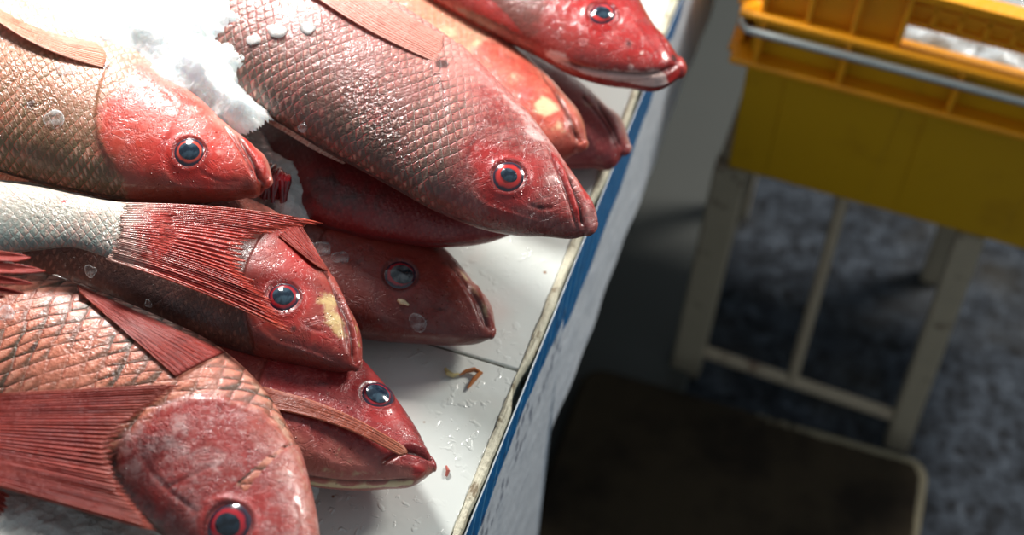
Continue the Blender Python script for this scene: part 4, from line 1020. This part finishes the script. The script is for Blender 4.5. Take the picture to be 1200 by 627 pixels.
def icefield(name, poly_px, zref, step, hfun, label, mat, support=None, seed=1, drop=.05, floor_z=.79, lumps=.003):
    poly = np.array([at(x, y, zref)[:2] for x, y in poly_px])
    x0, y0 = poly.min(0) - .03; x1, y1 = poly.max(0) + .03
    gx, gy = np.arange(x0, x1, step), np.arange(y0, y1, step); X, Y = np.meshgrid(gx, gy, indexing='ij'); P = np.stack([X.ravel(), Y.ravel()], 1)
    sd = poly_sd(P, poly) + .006 * fbm(P[:, 0], P[:, 1], seed + 9, 60, 4)
    z = hfun(P, sd)
    if support:
        top = np.full(len(P), np.nan)
        for bv in support:
            for i in np.where(sd > -.03)[0]:
                h = bv.ray_cast(Vector((P[i, 0], P[i, 1], 1.4)), Vector((0, 0, -1)))
                if h[0] is not None and not (top[i] > h[0].z): top[i] = h[0].z
        tt = np.where(np.isnan(top), z, np.maximum(top, z - .02)).reshape(X.shape)
        for _ in range(40): 
            tp_ = np.pad(tt, 1, mode='edge'); tt = (tp_[:-2, 1:-1] + tp_[2:, 1:-1] + tp_[1:-1, :-2] + tp_[1:-1, 2:]) / 4
        # lies on whatever fish is below it
        z = np.where(np.isnan(top), np.minimum(z, tt.ravel()), np.maximum(top, tt.ravel())) + np.clip(sd * .5, -.05, .014)
    z = z + lumps * (fbm(P[:, 0], P[:, 1], seed, 70, 4, .5)) + .0006 * rng.normal(0, 1, len(P))
    z = np.where(sd < -.004, z - np.clip((-sd - .004) * 6, 0, 1) * drop * 2, z)
    z = np.maximum(z, floor_z)
    keep = sd > -.022
    idx = -np.ones(len(P), int); f = grid_faces(len(gx), len(gy)); f = f[keep[f].all(1)]
    used = np.unique(f); idx[used] = np.arange(len(used)); V = np.stack([P[used, 0], P[used, 1], z[used]], 1)
    o = mesh_obj(name, V, idx[f], mat, origin=np.append(V.mean(0)[:2], z[used].min()))
    tag(o, label, 'ice', kind='stuff'); return o
ice_top = icefield('crushed_ice', [(-260, -120), (-150, -30), (0, 2), (40, 15), (90, 40), (128, 60), (150, 72), (190, 90), (232, 116), (262, 128), (284, 125), (272, 108), (266, 92), (283, 80), (280, 66), (263, 52), (274, 38), (262, 24), (282, 10), (272, -4), (300, -60), (330, -160)],
    (.955), .0015, lambda P, sd: np.full(len(P), .962), 'bright crushed ice heaped behind the coral red snapper', M_ice, [F1.bvh, F2.bvh], seed=5, floor_z=.86)
bed = icefield('packed_ice', [(-300, 700), (-300, 120), (200, 60), (420, 120), (430, 280), (420, 395), (428, 420), (424, 470), (380, 500), (372, 560), (330, 600), (150, 700)],
    .825, .0032, lambda P, sd: .800 + np.clip(sd * .7, -.02, .030) + np.clip((sd - .13) * .8, 0, .055), 'grey packed ice showing in the gaps under the fish', M_icebed, seed=11, floor_z=.797, lumps=.004)
corner = icefield('packed_ice', [(-560, 430), (-300, 430), (-160, 500), (0, 545), (60, 562), (120, 590), (150, 640), (60, 760), (-160, 760), (-560, 700)], .88, .0024,
    lambda P, sd: .858 + np.clip(sd * .5, -.03, .016), 'pale grey ice in the lower corner under the broad red tail', M_icebed, seed=21, floor_z=.80, lumps=.0035)
gap = icefield('packed_ice', [(262, 118), (300, 150), (330, 178), (345, 205), (328, 222), (310, 190), (280, 150), (258, 125)], .905, .002,
    lambda P, sd: .893 + np.clip(sd * .5, -.03, .010), 'thin grey ice in the gap beside the coral snapper mouth', M_icebed, seed=31, floor_z=.85, lumps=.003)

# loose chips of ice, each lying on a fish
def chip(px, py, rpx, fs, label, flat=.45, seed=0, mat=None):
    L, nn = fs.hit([(px, py)]); c, n = L[0], nn[0]; r = rpx / fs.ppm
    rg = np.random.default_rng(seed + int(px)); a = nrm(np.cross(n, [.3, .8, .1])); b = np.cross(n, a)
    import bmesh
    bm = bmesh.new(); bmesh.ops.create_icosphere(bm, subdivisions=3, radius=1.0)
    ph = rg.uniform(0, 6.28, 6); fr = rg.uniform(1.5, 3.6, (6, 3))
    V = []
    for v in bm.verts:
        p = np.array(v.co); k = 1 + .16 * sum(math.sin(f @ p + q) for f, q in zip(fr, ph)) / 1.6
        p = p * k; p[2] = np.clip(p[2], -.5, .62)
        V.append(c + a * p[0] * r + b * p[1] * r * .85 + n * (p[2] * r * flat * .8 + r * flat * .25))
    Fc = [tuple(x.index for x in f.verts) for f in bm.faces]; bm.free()
    o = mesh_obj('ice_chip', np.array(V), Fc, mat or M_chip, origin=c); tag(o, label, 'ice chip', 'loose ice chips on the fish'); return o
chip(326, 37, 11, F2, 'large clear ice chip on the flank near the ice heap', seed=1, mat=M_ice)
chip(298, 47, 8, F2, 'jagged ice chip on the flank right beside the ice heap', seed=2, mat=M_ice)
chip(361, 34, 9, F2, 'flat ice chip on the pink belly scales by the pale side fin', .3, seed=3, mat=M_ice)
chip(451, 38, 7, F2, 'small ice chip against the edge of the pale pink side fin', seed=4)
chip(355, 150, 6, F2, 'ice chip low on the silvery flank above the bone coloured back fin', seed=5)
chip(78, 82, 9, F1, 'pale ice chip below the orange side fin', .3, seed=6)
chip(172, 122, 8, F1, 'pink tinted ice chip on the coral snapper gill cover', .25, seed=7)
chip(62, 140, 12, F1, 'broad melting ice chip on the tan scaled flank', .22, seed=8)
chip(490, 378, 10.5, F7, 'round clear ice chip on the cheek under the cloudy eye', .3, seed=9)
chip(400, 302, 9, F7, 'ice chip behind the cloudy eyed head near the ragged tail tip', seed=10)
chip(378, 292, 11, F7, 'grey ice lump half hidden by the ragged tail tip', seed=11)
chip(106, 318, 8, F8, 'oval clear ice chip on the dark back under the silver peduncle', .25, seed=12)
chip(174, 356, 5, F8, 'tiny white ice chip on the dark back', .3, seed=13)
chip(8, 368, 12, F10, 'clear ice chip on coarse scales beside the ragged tail tips', .3, seed=14)
bone = simple('scrap_cream', (226, 200, 160), .35, coat=.4)
L, nn = F7.hit([(472, 354)])
def scrap(name, pts, r, mat, label, cat):
    m = MB(); m.tube(pts, r, 10); o = m.build(name, mat, None, origin=np.asarray(pts[0])); tag(o, label, cat); return o
h_, _ = F7.hit([(466, 352), (470, 354), (474, 355), (479, 358)]); scrap('fish_scrap', [p + nn[0] * .001 for p in h_], [.0012, .0026, .0020, .0009], bone, 'cream scrap of flesh stuck below the cloudy eye', 'scrap')
shr = simple('shrimp_shell', (196, 120, 62), .3, coat=.6, var=.3, vscale=200)
zz = T + .0035
scrap('shrimp_leg', [at(548, 455, zz), at(556, 444, zz + .002), at(563, 437, zz + .003), at(556, 433, zz + .002), at(546, 435, zz + .001), at(538, 440, zz)], [.0010, .0022, .0024, .0022, .0018, .0008], shr, 'bent orange shrimp leg lying on the wet tile', 'scrap')
scrap('shell_scrap', [at(522, 432, zz), at(525, 437, zz + .001), at(531, 440, zz), at(538, 438, zz)], [.0014, .0024, .0020, .0010], simple('shell_yellow', (206, 190, 130), .35, coat=.5), 'pale yellow shell scrap beside the orange shrimp leg', 'scrap')
scrap('flesh_scrap', [at(523, 546, zz - .001), at(525, 552, zz), at(523, 558, zz - .001)], [.0008, .0018, .0010], simple('flesh_pink', (176, 96, 84), .3, coat=.5), 'small pink flesh scrap on the tile by the parted lips', 'scrap')

# ------------------------------------------------------------------ light
def area(name, loc, target, size, power, col):
    l = bpy.data.lights.new(name, 'AREA'); l.shape = 'DISK'; l.size = size; l.energy = power; l.color = col
    o = bpy.data.objects.new(name, l); COL.objects.link(o); o.location = loc
    o.rotation_euler = (Vector(target) - Vector(loc)).to_track_quat('-Z', 'Y').to_euler(); return o
area('stall_lamp', (-.42, 1.46, 1.52), (-.28, 1.0, .9), .20, 18.5, (1, .975, .94))
area('aisle_lamp', (1.55, 1.9, 2.3), (.7, 1.4, .5), .6, 56, (1, .96, .90))
wd_ = bpy.data.worlds.new('market_hall'); S.world = wd_; wd_.use_nodes = True
bg = wd_.node_tree.nodes['Background']; bg.inputs[0].default_value = (.62, .72, .80, 1); bg.inputs[1].default_value = .33

# ------------------------------------------------------------------ camera
cd = bpy.data.cameras.new('camera'); co = bpy.data.objects.new('camera', cd); COL.objects.link(co)
cd.sensor_width = 36; cd.lens = F / 1200 * 36; cd.clip_start = .02
M = Matrix([list(R3[i]) + [CAM[i]] for i in range(3)] + [[0, 0, 0, 1]]); co.matrix_world = M
cd.dof.use_dof = True; cd.dof.focus_distance = float((at(400, 360, .90) - CAM) @ (R3 @ np.array([0, 0, -1.0]))); cd.dof.aperture_fstop = 3.0
S.camera = co
S.view_settings.view_transform = 'Standard'; S.view_settings.look = 'None'; S.view_settings.gamma = 1; S.view_settings.exposure = 0.0
S.view_settings.use_curve_mapping = False
